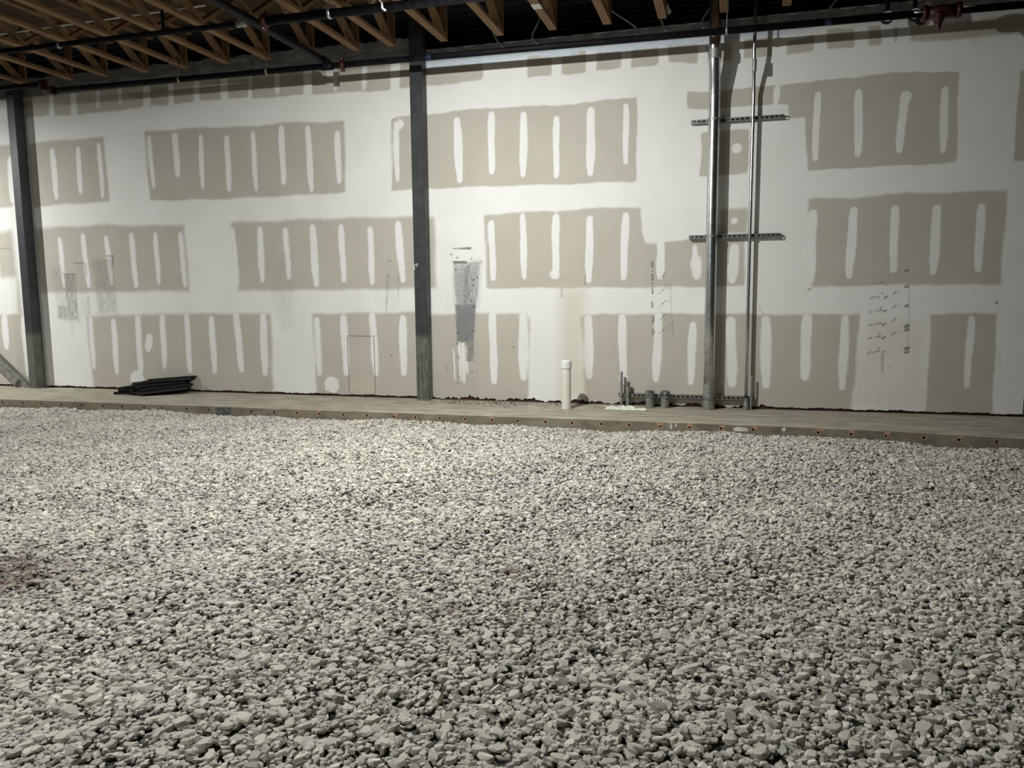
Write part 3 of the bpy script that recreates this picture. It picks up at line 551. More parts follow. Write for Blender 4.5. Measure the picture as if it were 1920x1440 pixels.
def drywall_panel(x0, x1, z0, z1, parent, ragged=False):
    fz = [f for f in FINE if f[1] > x0 and f[0] < x1 and f[3] > z0 and f[2] < z1]
    xs = lines(x0, x1, .03, .008, [(f[0], f[1]) for f in fz])
    zs = lines(z0, z1, .03, .008, [(f[2], f[3]) for f in fz])
    nx, nz = len(xs), len(zs)
    X, Z = np.meshgrid(xs, zs)
    X, Z = X.ravel(), Z.ravel()
    F = paint_fields(X, Z)
    Y = np.zeros(X.shape)
    if ragged:
        rag = .007 * np.sin(X * 9) + .006 * np.sin(X * 23 + 2) + .005 * np.sin(X * 61) + .004 * np.sin(X * 113 + 1)
        amp = np.where((X > -2.4) & (X < 1.6), 1.7, 0.55)
        Z = Z + np.clip(1 - (Z - z0) / .04, 0, 1) * (rag * amp)
    V = np.stack([X, Y, Z], 1)
    idx = np.arange(nx * nz).reshape(nz, nx)
    q = np.stack([idx[:-1, :-1], idx[:-1, 1:], idx[1:, 1:], idx[1:, :-1]], -1).reshape(-1, 4)
    loop = np.concatenate([idx[0, :], idx[1:, -1], idx[-1, -2::-1], idx[-2:0:-1, 0]])
    nb = len(V)
    B = V[loop].copy(); B[:, 1] = .0155
    V = np.concatenate([V, B])
    k = np.arange(len(loop)); k2 = (k + 1) % len(loop)
    rim = np.stack([loop[k2], loop[k], nb + k, nb + k2], 1)
    q = np.concatenate([q, rim])
    me = bpy.data.meshes.new('panel')
    me.vertices.add(len(V)); me.vertices.foreach_set('co', V.ravel())
    me.loops.add(q.size); me.loops.foreach_set('vertex_index', q.ravel())
    me.polygons.add(len(q)); me.polygons.foreach_set('loop_start', np.arange(len(q)) * 4)
    me.update(calc_edges=True)
    for key, f in F.items():
        a = me.attributes.new(key, 'FLOAT', 'POINT')
        a.data.foreach_set('value', np.concatenate([f, f[loop]]).astype(np.float32))
    me.materials.append(MAT['drywall'])
    me.polygons.foreach_set('use_smooth', np.zeros(len(q), bool))
    return link('panel', me, parent)


TOP_L, TOP_R, STEP_X = 4.445, 4.275, -2.50
mb = MB()
mb.box(WALL_L, STEP_X, .0165, .14, 0.002, TOP_L - .03)
mb.box(STEP_X, WALL_R, .0165, .14, 0.002, TOP_R - .004)
wall = mb.build('wall_back', MAT['backing'])
tag(wall, 'long drywall back wall with taped unpainted grey boards', 'wall', kind='structure')
rows = [(-29, -20, -11, -2, 7, 16), (-32, -23, -14, -5, 4, 13), (-26, -17, -8, 1, 10), (-29, -20, -11, -2, 7, 16)]
for r, joints in enumerate(rows):
    z0, z1 = GAP + r * BOARD_H, GAP + (r + 1) * BOARD_H
    edges = [WALL_L] + [j * STUD for j in joints if WALL_L + .1 < j * STUD < WALL_R - .1] + [WALL_R]
    if r == 3:
        edges = sorted(edges + [STEP_X])
    for a, b in zip(edges[:-1], edges[1:]):
        top = z1 if r < 3 else (TOP_L if b <= STEP_X + .001 else TOP_R)
        if r == 3 and b <= STEP_X + .001:
            drywall_panel(a, b, z0, 4.30, wall)
        else:
            drywall_panel(a, b, z0, top, wall, r == 0)
# pencilled outline of a cut-out, drawn on the boards
for pts in PENCIL:
    m = MB()
    for (xa, za), (xb, zb) in zip(pts[:-1], pts[1:]):
        m.bar((xa, -.0006, za), (xb, -.0006, zb), .007, .0008, (0, 1, 0))
    m.build('pencil_line', MAT['pencil'], wall)
TRUSS_X = [-8.181, -7.397, -6.827, -6.185, -5.581, -4.953, -4.374, -3.754, -3.153, -2.683, -2.029, -1.351, -0.735, -0.124, 0.470, 1.110, 1.730]
# grey fascia boards along the wall head, taller left of the central column; ragged, smeared top
bx = [WALL_L, -11.0, -8.6, -6.16, -3.72, STEP_X, -.06, 2.38, WALL_R]
for i, (a, b) in enumerate(zip(bx[:-1], bx[1:])):
    top = TOP_L if b <= STEP_X + .01 else TOP_R
    zb_ = 4.175
    m = MB()
    n = 28
    xs = [a + .0015 + (b - a - .003) * k / n for k in range(n + 1)]
    zt = [top - .012 + .010 * math.sin(k * 2.1 + i * 1.7) + .006 * math.sin(k * 5.3 + i) for k in range(n + 1)]
    vs = [(x, -.006, zb_) for x in xs] + [(x, -.006, z) for x, z in zip(xs, zt)] + [(x, .012, z) for x, z in zip(xs, zt)]
    fs = []
    for k in range(n):
        fs += [(k, k + 1, n + 2 + k, n + 1 + k), (n + 1 + k, n + 2 + k, 2 * n + 3 + k, 2 * n + 2 + k)]
    vs += [(x, 0, zb_) for x in xs]
    fs += [(k + 1, k, 3 * n + 3 + k, 3 * n + 4 + k) for k in range(n)]
    m.add(vs, fs)
    m.build('fascia_board', MAT['fascia'], wall)

# ------------------------------------------------------------------ concrete ledge with drilled edge
FRONT = [(-13.2, -1.25), (-8.122, -1.185), (-6.023, -1.156), (-4.103, -1.153), (-2.378, -1.140), (-.828, -1.118), (.595, -1.113), (1.891, -1.125), (2.833, -1.185), (3.749, -1.30), (6.5, -1.55)]
fy = lambda x: float(np.interp(x, [p[0] for p in FRONT], [p[1] for p in FRONT]))
HOLES = [-8.1, -7.768, -7.459, -7.139, -6.816, -6.49, -6.195, -5.864, -5.596, -5.235, -4.92, -4.611, -4.316, -4.005, -3.704, -3.401, -3.096, -2.796, -2.461, -2.197, -1.905, -1.605, -1.297, -1.001, -0.692, -0.401, -0.086, 0.209, 0.53, 0.828, 1.139, 1.448, 1.744, 2.058, 2.354, 2.661, 2.979, 3.266, 3.563]
SLAB_B = -.24
mb = MB()
seg = sorted(set([-13.2, 6.5] + [round(x + d, 4) for x in HOLES for d in (-.035, .035)] + [round(x, 3) for x in np.arange(-13, 6.5, .37)]))
seg = [s for s in seg if not any(abs(s - h) < .0345 for h in HOLES)]
for a, b in zip(seg[:-1], seg[1:]):
    ya, yb = fy(a), fy(b)
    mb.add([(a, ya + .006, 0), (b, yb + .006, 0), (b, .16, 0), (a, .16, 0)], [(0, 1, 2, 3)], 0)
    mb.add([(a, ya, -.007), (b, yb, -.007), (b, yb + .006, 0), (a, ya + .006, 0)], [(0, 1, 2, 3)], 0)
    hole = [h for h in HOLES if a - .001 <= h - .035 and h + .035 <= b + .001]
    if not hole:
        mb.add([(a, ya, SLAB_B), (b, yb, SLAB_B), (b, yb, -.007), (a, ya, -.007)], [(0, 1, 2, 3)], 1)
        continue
    h = hole[0]; zc = -.047; r0 = .013; yh = fy(h)
    mb.add([(a, ya, SLAB_B), (b, yb, SLAB_B), (b, yb, zc - .035), (a, ya, zc - .035)], [(0, 1, 2, 3)], 1)
    n = 8
    sq = []
    for k in range(n):
        an = 2 * math.pi * k / n + math.pi / 8
        ca, sa = math.cos(an), math.sin(an)
        s = .035 / max(abs(ca), abs(sa)); sx = h + ca * s; sz = zc + sa * s
        sq.append((min(max(sx, a), b), fy(sx), min(max(sz, zc - .035), zc + .035)))
    mb.add([(a, ya, zc + .035), (b, yb, zc + .035), (b, yb, -.007), (a, ya, -.007)], [(0, 1, 2, 3)], 1)
    painted = h > -3.8
    rm = [(h + math.cos(2 * math.pi * k / n + math.pi / 8) * r0 * (1.5 + .5 * random.random()), fy(h), zc + math.sin(2 * math.pi * k / n + math.pi / 8) * r0 * (1.5 + .5 * random.random())) for k in range(n)]
    ri = [(h + math.cos(2 * math.pi * k / n + math.pi / 8) * r0, fy(h), zc + math.sin(2 * math.pi * k / n + math.pi / 8) * r0) for k in range(n)]
    rb = [(p[0], p[1] + .06, p[2]) for p in ri]
    ring = lambda A, B: (A + B, [(k, (k + 1) % n, n + (k + 1) % n, n + k) for k in range(n)])
    mb.add(*ring(sq, rm), 1)
    # corners of the square cell
    for cx, cz, i0, i1 in ((a, zc - .035, 4, 5), (b, zc - .035, 6, 7), (b, zc + .035, 0, 1), (a, zc + .035, 2, 3)):
        mb.add([sq[i0], sq[i1], (cx, fy(cx), cz)], [(0, 1, 2)], 1)
    mb.add(*ring(rm, ri), 3 if painted else 1)
    mb.add(*ring(ri, rb), 2)
    mb.add(rb, [tuple(range(n))], 2)
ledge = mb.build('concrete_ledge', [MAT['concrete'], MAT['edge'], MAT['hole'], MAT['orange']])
tag(ledge, 'low concrete ledge along the foot of the wall, drilled front edge', 'ledge', kind='structure')
# sprayed orange marks above some of the holes, splashes and a dark form board left on the edge
for x, w, h in ((-3.42, .05, .03), (-2.44, .05, .035), (.52, .075, .045), (.83, .06, .042), (1.16, .05, .035), (1.47, .06, .04), (2.07, .09, .03), (2.67, .06, .045), (2.36, .05, .035), (3.28, .06, .03), (-1.3, .05, .03)):
    m = MB(); n = 9
    pts = [(x + math.cos(2 * math.pi * k / n) * w * .5 * (.7 + .5 * random.random()), 0, -.024 + math.sin(2 * math.pi * k / n) * h * .5 * (.7 + .4 * random.random())) for k in range(n)]
    m.add([(px, fy(px) - .0008, pz) for px, _, pz in pts], [tuple(range(n))])
    m.build('paint_mark', MAT['orange'], ledge)
for x, z, w, h in ((.64, -.05, .02, .09), (1.33, -.05, .16, .06), (1.16, -.085, .10, .03), (1.74, -.03, .05, .05), (.69, -.03, .018, .05)):
    m = MB(); n = 10
    pts = [(x + math.cos(2 * math.pi * k / n) * w * .5 * (.55 + .6 * random.random()), z + math.sin(2 * math.pi * k / n) * h * .5 * (.55 + .6 * random.random())) for k in range(n)]
    c = [(px, fy(px) - .004, pz) for px, pz in pts]
    d = [(px, fy(px) + .002, pz) for px, pz in pts]
    m.add(c + d, [tuple(range(n))] + [(k, n + k, n + (k + 1) % n, (k + 1) % n) for k in range(n)])
    m.build('compound_splash', MAT['splash'], ledge)
m = MB(); m.box(-4.79, -4.60, fy(-4.7) - .02, fy(-4.7) + .01, -.12, -.008, c=.004)
m.build('form_board', MAT['tape'], ledge)

# ------------------------------------------------------------------ gravel floor
GZ = -.115
CRNG = np.random.default_rng(5)


def rise(x, y):
    return .012 * np.sin(x * 1.7 + y * .9) + .010 * np.sin(x * 3.9 - y * 3.1 + 1) + .006 * np.sin(x * 8.3 + y * 7.1)


gx = np.linspace(-13.2, 6.5, 100); gy = np.linspace(-10.5, -1.0, 50)
GX, GY = np.meshgrid(gx, gy)
V = np.stack([GX.ravel(), GY.ravel(), (GZ + rise(GX, GY)).ravel()], 1)
idx = np.arange(len(V)).reshape(50, 100)
q = np.stack([idx[:-1, :-1], idx[:-1, 1:], idx[1:, 1:], idx[1:, :-1]], -1).reshape(-1, 4)
me = bpy.data.meshes.new('floor')
me.from_pydata([tuple(v) for v in V.tolist()], [], [tuple(f) for f in q.tolist()])
me.materials.append(MAT['bed'])
floor = link('floor', me)
tag(floor, 'floor of loose pale grey crushed stone', 'floor', kind='structure')


def hull(pts):
    bm = bmesh.new()
    vs = [bm.verts.new(tuple(p)) for p in pts]
    r = bmesh.ops.convex_hull(bm, input=vs)
    drop = list({g for g in r['geom_interior'] + r['geom_unused'] if isinstance(g, bmesh.types.BMVert) and g.is_valid})
    bmesh.ops.delete(bm, geom=drop, context='VERTS')
    bmesh.ops.triangulate(bm, faces=bm.faces[:])
    bmesh.ops.recalc_face_normals(bm, faces=bm.faces[:])
    bm.verts.index_update()
    v = np.array([p.co[:] for p in bm.verts])
    f = np.array([[q.index for q in p.verts] for p in bm.faces])
    bm.free()
    return v, f


def rock(n_rim, n_mid):
    """a crushed stone: the hull of two broken rims, some slab-like, some lumpy"""
    w, h = CRNG.uniform(.52, .85), CRNG.uniform(.20, .46)
    pts = []
    for sgn in (1, -1):
        a = 2 * np.pi * (np.arange(n_rim) + CRNG.uniform(-.38, .38, n_rim)) / n_rim
        r = CRNG.uniform(.55, .95, n_rim)
        tiltx, tilty = CRNG.uniform(-.25, .25, 2)
        for ak, rk in zip(a, r):
            x, y = rk * np.cos(ak), rk * np.sin(ak)
            pts.append((x, y * w, sgn * h * CRNG.uniform(.75, 1.0) + h * (tiltx * x + tilty * y)))
    a = 2 * np.pi * (np.arange(n_mid) + CRNG.uniform(-.35, .35, n_mid)) / max(n_mid, 1)
    for ak in a:
        r = CRNG.uniform(.88, 1.08)
        pts.append((r * np.cos(ak), r * np.sin(ak) * w, CRNG.uniform(-.4, .4) * h))
    return hull(pts)


def to_px(P):
    q = P - CAM
    d = q @ FWD
    return 960 + FPX * (q @ RIGHT) / d, 720 - FPX * (q @ UP) / d, d


# scatter over the floor in view and a margin around it
area_x, area_y = (-10.5, 5.2), (-7.9, -1.12)
dens = 3300
cnt = int((area_x[1] - area_x[0]) * (area_y[1] - area_y[0]) * dens)
S = np.stack([RNG.uniform(*area_x, cnt), RNG.uniform(*area_y, cnt), np.zeros(cnt)], 1)
S[:, 2] = GZ + rise(S[:, 0], S[:, 1]) + .004 + .016 * RNG.random(cnt)
px, py, dist = to_px(S)
front_y = np.interp(S[:, 0], [p[0] for p in FRONT], [p[1] for p in FRONT])
keep = (px > -230) & (px < 2150) & (py < 1560) & (S[:, 1] < front_y - .012) & (dist > .5)
keep &= (dist < 5.2) | (RNG.random(cnt) < .86)
S, px, py, dist = S[keep], px[keep], py[keep], dist[keep]
cnt = len(S)
L = .0165 * np.exp(RNG.normal(0, .32, cnt))
L = np.clip(L, .008, .034) * np.where(dist > 5.2, 1.06, 1.0)
ax = RNG.uniform(0, 2 * np.pi, cnt)
tilt = np.clip(np.abs(RNG.normal(0, .30, cnt)), 0, 1.2)
yaw = RNG.uniform(0, 2 * np.pi, cnt)
# colour of each stone: greys that lean green, tan or violet; a dark reddish patch at the left, a few rusty crumbs
pal = np.array([(.70, .665, .575), (.645, .63, .53), (.74, .70, .61), (.61, .565, .53), (.76, .725, .635), (.48, .455, .40)])
zone = np.sin(S[:, 0] * 2.1 + S[:, 1] * 1.3) + np.sin(S[:, 0] * 4.7 - S[:, 1] * 3.9 + 2)
pick = RNG.integers(0, 6, cnt)
pick = np.where((zone > .8) & (RNG.random(cnt) < .3), 3, pick)
Cc = pal[pick] * RNG.uniform(.70, 1.06, cnt)[:, None]
dark_red = 1.25 * np.exp(-(((S[:, 0] + 2.60) / .58) ** 2 + ((S[:, 1] + 6.17) / .33) ** 2) ** 1.2)
dark_red *= .72 + .28 * np.sin(S[:, 0] * 23) * np.sin(S[:, 1] * 27)
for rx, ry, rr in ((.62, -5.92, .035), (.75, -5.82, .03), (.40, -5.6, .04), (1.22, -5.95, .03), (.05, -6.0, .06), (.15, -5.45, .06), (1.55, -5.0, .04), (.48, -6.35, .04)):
    dark_red = np.maximum(dark_red, .8 * np.exp(-(((S[:, 0] - rx) / rr) ** 2 + ((S[:, 1] - ry) / rr) ** 2)))
dark_red = np.clip(dark_red, 0, 1)[:, None]
Cc = Cc * (1 - dark_red) + (Cc * np.array([.20, .125, .10])) * dark_red


def stone_matrix(i):
    cy, sy = np.cos(yaw[i]), np.sin(yaw[i])
    ct, st = np.cos(tilt[i]), np.sin(tilt[i])
    a = np.array([np.cos(ax[i]), np.sin(ax[i]), 0])
    K = np.array([[0, 0, a[1]], [0, 0, -a[0]], [-a[1], a[0], 0]])
    Rt = np.eye(3) + st * K + (1 - ct) * (K @ K)
    Rz = np.array([[cy, -sy, 0], [sy, cy, 0], [0, 0, 1]])
    return Rt @ Rz


# the 300 that show largest: near, in frame, lying on top
infr = (px > 25) & (px < 1895) & (py < 1425) & (py > 1180)
score = np.where(infr, L * (1 + 14 * (S[:, 2] - GZ - rise(S[:, 0], S[:, 1]))) / dist, 0)
big = np.argsort(-score)[:300]
singles = np.zeros(cnt, bool); singles[big] = True
protos = []
for k in range(14):
    v, f = rock(8, 8)
    me = bpy.data.meshes.new('stone')
    me.from_pydata([tuple(p) for p in v.tolist()], [], [tuple(t) for t in f.tolist()])
    me.materials.append(MAT['stone'])
    protos.append(me)
for n_, i in enumerate(big):
    o = link('stone', protos[n_ % 14], floor)
    Rm = stone_matrix(i) * L[i]
    m4 = Matrix.Identity(4)
    for a in range(3):
        for b in range(3): m4[a][b] = Rm[a, b]
        m4[a][3] = S[i, a] + (.004 if a == 2 else 0)
    o.matrix_world = m4


def mass(sel, makers):
    """all remaining stones of one level of detail as arrays"""
    ids = np.nonzero(sel)[0]
    which = RNG.integers(0, len(makers), len(ids))
    Vs, Fs, Cs, off = [], [], [], 0
    for k, (v, f) in enumerate(makers):
        g = ids[which == k]
        if not len(g): continue
        cy, sy, ct, st = np.cos(yaw[g]), np.sin(yaw[g]), np.cos(tilt[g]), np.sin(tilt[g])
        a0, a1 = np.cos(ax[g]), np.sin(ax[g])
        Rz = np.zeros((len(g), 3, 3)); Rz[:, 0, 0] = cy; Rz[:, 0, 1] = -sy; Rz[:, 1, 0] = sy; Rz[:, 1, 1] = cy; Rz[:, 2, 2] = 1
        K = np.zeros((len(g), 3, 3)); K[:, 0, 2] = a1; K[:, 1, 2] = -a0; K[:, 2, 0] = -a1; K[:, 2, 1] = a0
        R = np.eye(3) + st[:, None, None] * K + (1 - ct)[:, None, None] * (K @ K)
        R = (R @ Rz) * L[g][:, None, None]
        P = np.einsum('nij,vj->nvi', R, v) + S[g][:, None, :]
        Vs.append(P.reshape(-1, 3))
        Fs.append((f[None] + (off + np.arange(len(g)) * len(v))[:, None, None]).reshape(-1, 3))
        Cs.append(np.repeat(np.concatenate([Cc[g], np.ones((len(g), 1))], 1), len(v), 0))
        off += len(g) * len(v)
    return np.concatenate(Vs), np.concatenate(Fs), np.concatenate(Cs)


A = mass(~singles & (dist <= 5.2), [rock(4, 4) for k in range(60)])
B = mass(~singles & (dist > 5.2), [rock(3, 2) for k in range(50)])
V = np.concatenate([A[0], B[0]]); F = np.concatenate([A[1], B[1] + len(A[0])]); Ccol = np.concatenate([A[2], B[2]])
me = bpy.data.meshes.new('gravel')
me.vertices.add(len(V)); me.vertices.foreach_set('co', V.astype(np.float32).ravel())
me.loops.add(F.size); me.loops.foreach_set('vertex_index', F.astype(np.int32).ravel())
me.polygons.add(len(F)); me.polygons.foreach_set('loop_start', (np.arange(len(F)) * 3).astype(np.int32))
me.polygons.foreach_set('use_smooth', np.zeros(len(F), bool))
me.update(calc_edges=True)
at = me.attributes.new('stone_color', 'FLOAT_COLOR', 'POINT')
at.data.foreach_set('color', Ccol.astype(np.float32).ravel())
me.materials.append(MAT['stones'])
gravel = link('gravel', me, floor)
gravel['kind'] = 'stuff'

# ------------------------------------------------------------------ ceiling: plywood deck over the joists, dark metal deck beyond
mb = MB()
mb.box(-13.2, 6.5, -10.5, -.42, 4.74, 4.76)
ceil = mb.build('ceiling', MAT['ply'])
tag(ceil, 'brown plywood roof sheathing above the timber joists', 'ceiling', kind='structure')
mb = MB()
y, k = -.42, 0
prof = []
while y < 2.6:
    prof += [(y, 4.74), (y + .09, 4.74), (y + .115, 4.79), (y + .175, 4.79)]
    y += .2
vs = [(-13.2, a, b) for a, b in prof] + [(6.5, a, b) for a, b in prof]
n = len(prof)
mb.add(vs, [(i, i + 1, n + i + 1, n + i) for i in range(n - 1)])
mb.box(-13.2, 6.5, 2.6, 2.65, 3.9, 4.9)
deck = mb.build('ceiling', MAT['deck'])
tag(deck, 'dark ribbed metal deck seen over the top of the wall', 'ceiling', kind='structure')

# ------------------------------------------------------------------ open-web timber trusses
CH_W, CH_H, ZB, ZT, Y_TIP, Y_END = .089, .038, 4.25, 4.70, -.31, -9.6


def make_truss():
    """built with its right edge at x = 0 and its tip at y = 0"""
    t = empty('timber_truss')
    ln = Y_END - Y_TIP
    xc = -CH_W / 2
    MB().box(-CH_W, 0, ln, 0, ZB, ZB + CH_H, c=.003).build('bottom_chord', MAT['wood'], t)
    MB().box(-CH_W, 0, ln, .12, ZT, ZT + CH_H, c=.003).build('top_chord', MAT['wood'], t)
    zb, zt = ZB + CH_H, ZT
    MB().bar((xc, -.03, zb), (xc, -.03, zt), CH_W, .038, (0, 1, 0)).build('web', MAT['wood'], t)
    y = -.08
    step = .60
    k = 0
    while y - step > ln:
        a, b = ((y, zb), (y - step, zt)) if k % 2 == 0 else ((y, zt), (y - step, zb))
        MB().bar((xc, a[0], a[1]), (xc, b[0], b[1]), CH_W * .98, .038, (0, .7, .7)).build('web', MAT['wood'], t)
        y -= step
        k += 1
    return t


def copy_tree(o, parent=None):
    c = o.copy()
    COL.objects.link(c)
    if parent is not None:
        c.parent = parent
        c.matrix_parent_inverse = o.matrix_parent_inverse
    for ch in list(o.children):
        copy_tree(ch, c)
    return c


ORD = ['', 'second', 'third', 'fourth', 'fifth', 'sixth', 'seventh', 'eighth', 'ninth', 'tenth']
proto = make_truss()
for i, x in enumerate(TRUSS_X):
    t = proto if i == 0 else copy_tree(proto)
    t.location = (x, Y_TIP, 0)
    if x < -2.6:
        k = len([v for v in TRUSS_X if x <= v < -2.6])
        lab = 'brown open-web timber joist, %s one left of the central steel column' % (ORD[k - 1] if k > 1 else 'first')
    else:
        k = len([v for v in TRUSS_X if -2.6 < v <= x])
        lab = 'brown open-web timber joist, %s one right of the central steel column' % (ORD[k - 1] if k > 1 else 'first')
    tag(t, lab, 'joist', 'timber joists under the roof')
def on_truss(k, m, name, mt):
    x = TRUSS_X[k]
    root = [o for o in COL.objects if o.type == 'EMPTY' and o.name.startswith('timber_truss') and abs(o.location.x - x) < 1e-4][0]
    o = m.build(name, mt)
    o.parent = root
    o.matrix_parent_inverse = Matrix.Translation(-Vector((x, Y_TIP, 0)))


# paper label stapled across one joist, loose tags on two others
X12 = TRUSS_X[12]
on_truss(12, MB().box(X12 - .092, X12 + .003, -1.13, -.99, ZB - .002, ZB - .0005), 'paper_label', MAT['white'])
m = MB(); m.add([(TRUSS_X[14] + .008, -.42, 4.36), (TRUSS_X[14] + .02, -.40, 4.36), (TRUSS_X[14] + .055, -.36, 4.29), (TRUSS_X[14] + .02, -.37, 4.262), (TRUSS_X[14] + .004, -.38, 4.30)], [(0, 1, 2, 3, 4)])
on_truss(14, m, 'paper_tag', MAT['white'])

# ------------------------------------------------------------------ steel columns and brace
def column(x0, x1, y0, y1, top, label, strip):
    t = empty('steel_column', ((x0 + x1) / 2, (y0 + y1) / 2, 0))
    def put(m, name, mt):
        o = m.build(name, mt)
        o.parent = t
        o.matrix_parent_inverse = Matrix.Translation(-t.location)
        return o
    m = MB(); m.box(x0, x1, y0, y1, 0, top, c=.012)
    put(m, 'shaft', MAT['column'])
    m = MB(); m.box(x0 - .003, x1 + .003, y0 - .003, y1 + .003, 0, .012, c=.01)
    put(m, 'base_plate', MAT['grime_steel'])
    if strip:
        m = MB(); m.box(x1 + .001, x1 + .028, y1 - .012, y1 + .006, 0.012, top - .1, c=.002)
        put(m, 'edge_strip', MAT['galv_dull'])
    m = MB(); m.box(x0 - .03, x1 + .03, y0 - .02, y1, top - .012, top)
    put(m, 'cap_plate', MAT['column'])
    tag(t, label, 'column')
    return t


colL = column(-8.75, -8.60, -.18, -.03, 4.26, 'dark grey square steel column at the left with a diagonal brace at its foot', True)
colC = column(-2.585, -2.425, -.17, -.012, 4.73, 'dark grey square steel column standing in the middle of the wall', False)
m = MB(); m.tube(smooth_path([(-2.575, -.172, 1.63), (-2.56, -.19, 1.69), (-2.53, -.185, 1.70), (-2.545, -.174, 1.665)]), .006, 6)
o = m.build('cable_tie', MAT['white']); o.parent = colC; o.matrix_parent_inverse = Matrix.Translation(-colC.location)
tb = empty('steel_brace', (-8.95, -.1, 0))
def put(m, name, mt, t):
    o = m.build(name, mt)
    o.parent = t
    o.matrix_parent_inverse = Matrix.Translation(-Vector(t.location))
    return o
put(MB().bar((-13.1, -.10, 3.41), (-9.03, -.10, .075), .10, .10, (0, 1, 0)), 'tube', MAT['grime_steel'], tb)
put(MB().bar((-13.05, -.10, 3.47), (-8.80, -.10, .035), .012, .05, (0, 1, 0)), 'angle_edge', MAT['column'], tb)
m = MB(); m.add([(-9.16, -.105, .0), (-8.76, -.105, .0), (-8.76, -.105, .08), (-9.02, -.105, .17), (-9.16, -.095, .0), (-8.76, -.095, .0), (-8.76, -.095, .08), (-9.02, -.095, .17)], [(0, 1, 2, 3), (7, 6, 5, 4), (0, 4, 5, 1), (1, 5, 6, 2), (2, 6, 7, 3), (3, 7, 4, 0)])
put(m, 'gusset_plate', MAT['grime_steel'], tb)
put(MB().tube([(-8.86, -.112, .06), (-8.86, -.09, .06)], .014, 6), 'bolt', MAT['column'], tb)
tag(tb, 'grey steel diagonal brace running into the foot of the left column', 'brace')

# ------------------------------------------------------------------ black sprinkler pipes
PY = -.60
pz = lambda x: 4.046 - .0086 * (x + 7.50)


def pipe_thing(name, label, pts, r, n=18):
    t = empty(name, pts[0])
    put(MB().tube(pts, r, n), 'pipe', MAT['pipe'], t)
    tag(t, label, 'pipe')
    return t


def sub(m, name, mt, part):
    o = m.build(name, mt)
    o.parent = part
    return o


def coupling(t, c, axis, r, name='coupling', w=.055):
    """grooved coupling: a split ring with two bolt ears"""
    c, axis = Vector(c), Vector(axis).normalized()
    h = axis * (w / 2)
    o = put(MB().tube([c - h, c - h * .8, c + h * .8, c + h], [r * 1.18, r * 1.42, r * 1.42, r * 1.18], 18), name, MAT['red'], t)
    for s in (-1, 1):
        e = Vector((0, 0, s * (r * 1.42 + .012)))
        sub(MB().bar(c + e - Vector((0, .022, 0)), c + e + Vector((0, .022, 0)), .04, .028), 'bolt_ear', MAT['red'], o)
        sub(MB().tube([c + e - Vector((0, .034, 0)), c + e + Vector((0, .034, 0))], .009, 6), 'bolt', MAT['bolt'], o)
    return o


mainp = pipe_thing('sprinkler_main', 'long black sprinkler pipe running along the top of the wall', [(-7.48, PY, pz(-7.48)), (5.2, PY, pz(5.2))], .035)
coupling(mainp, (-3.24, PY, pz(-3.24)), (1, 0, 0), .034)
# elbow at the left end and the pipe it turns into
ctr = [(-7.48, PY, 4.046), (-7.55, PY, 4.049), (-7.62, PY + .02, 4.073), (-7.66, PY + .04, 4.12), (-7.69, PY + .06, 4.16)]
put(MB().tube(smooth_path(ctr, 4), .05, 14), 'elbow', MAT['red'], mainp)
for p, d in ((ctr[0], (1, 0, 0)), (ctr[-1], (-.4, .2, .8))):
    p = Vector(p); d = Vector(d).normalized() * .025
    put(MB().tube([p - d, p + d], .060, 14), 'elbow_rim', MAT['red'], mainp)
put(MB().tube([(-7.69, PY + .06, 4.16), (-7.9, PY + .08, 4.165), (-10.5, PY + .08, 4.17)], .034, 14), 'pipe', MAT['pipe'], mainp)
# red tee with a drop cone at the right
put(MB().tube([(2.92, PY, pz(3.06)), (3.21, PY, pz(3.06))], .062, 16), 'tee_fitting', MAT['red'], mainp)
for x in (2.92, 3.21):
    put(MB().tube([(x - .02, PY, pz(3.06)), (x + .02, PY, pz(3.06))], .075, 16), 'tee_rim', MAT['red'], mainp)
m = MB(); z0 = pz(3.06)
m.lathe(3.04, PY - .02, [(.012, z0 - .17), (.022, z0 - .165), (.030, z0 - .12), (.052, z0 - .075), (.062, z0 - .06), (.062, z0 - .03), (.045, z0 - .01)], 14)
put(m, 'drop_cone', MAT['red'], mainp)
put(MB().tube([(3.21, PY - .06, z0 + .01), (3.35, PY - .06, z0 + .012)], .009, 8), 'bolt', MAT['bolt'], mainp)
put(MB().tube([(2.82, PY - .06, z0 + .0), (2.94, PY - .06, z0 + .002)], .009, 8), 'bolt', MAT['bolt'], mainp)
for x in (-2.18, 2.03):
    put(MB().tube([(x, PY, pz(x)), (x + .06, PY, pz(x + .06))], .0362, 18, caps=False), 'tape_band', MAT['blue'], mainp)
# pipe hangers
for x, top in ((1.10, 4.62), (-4.25, 4.25), (-5.5, 4.25)):
    o = put(MB().tube([(x - .012, PY, pz(x)), (x + .012, PY, pz(x))], .041, 18), 'hanger_ring', MAT['galv_dull'], mainp)
    put(MB().tube([(x, PY, pz(x) + .035), (x, PY, top)], .006, 6), 'hanger_rod', MAT['galv_dull'], mainp)

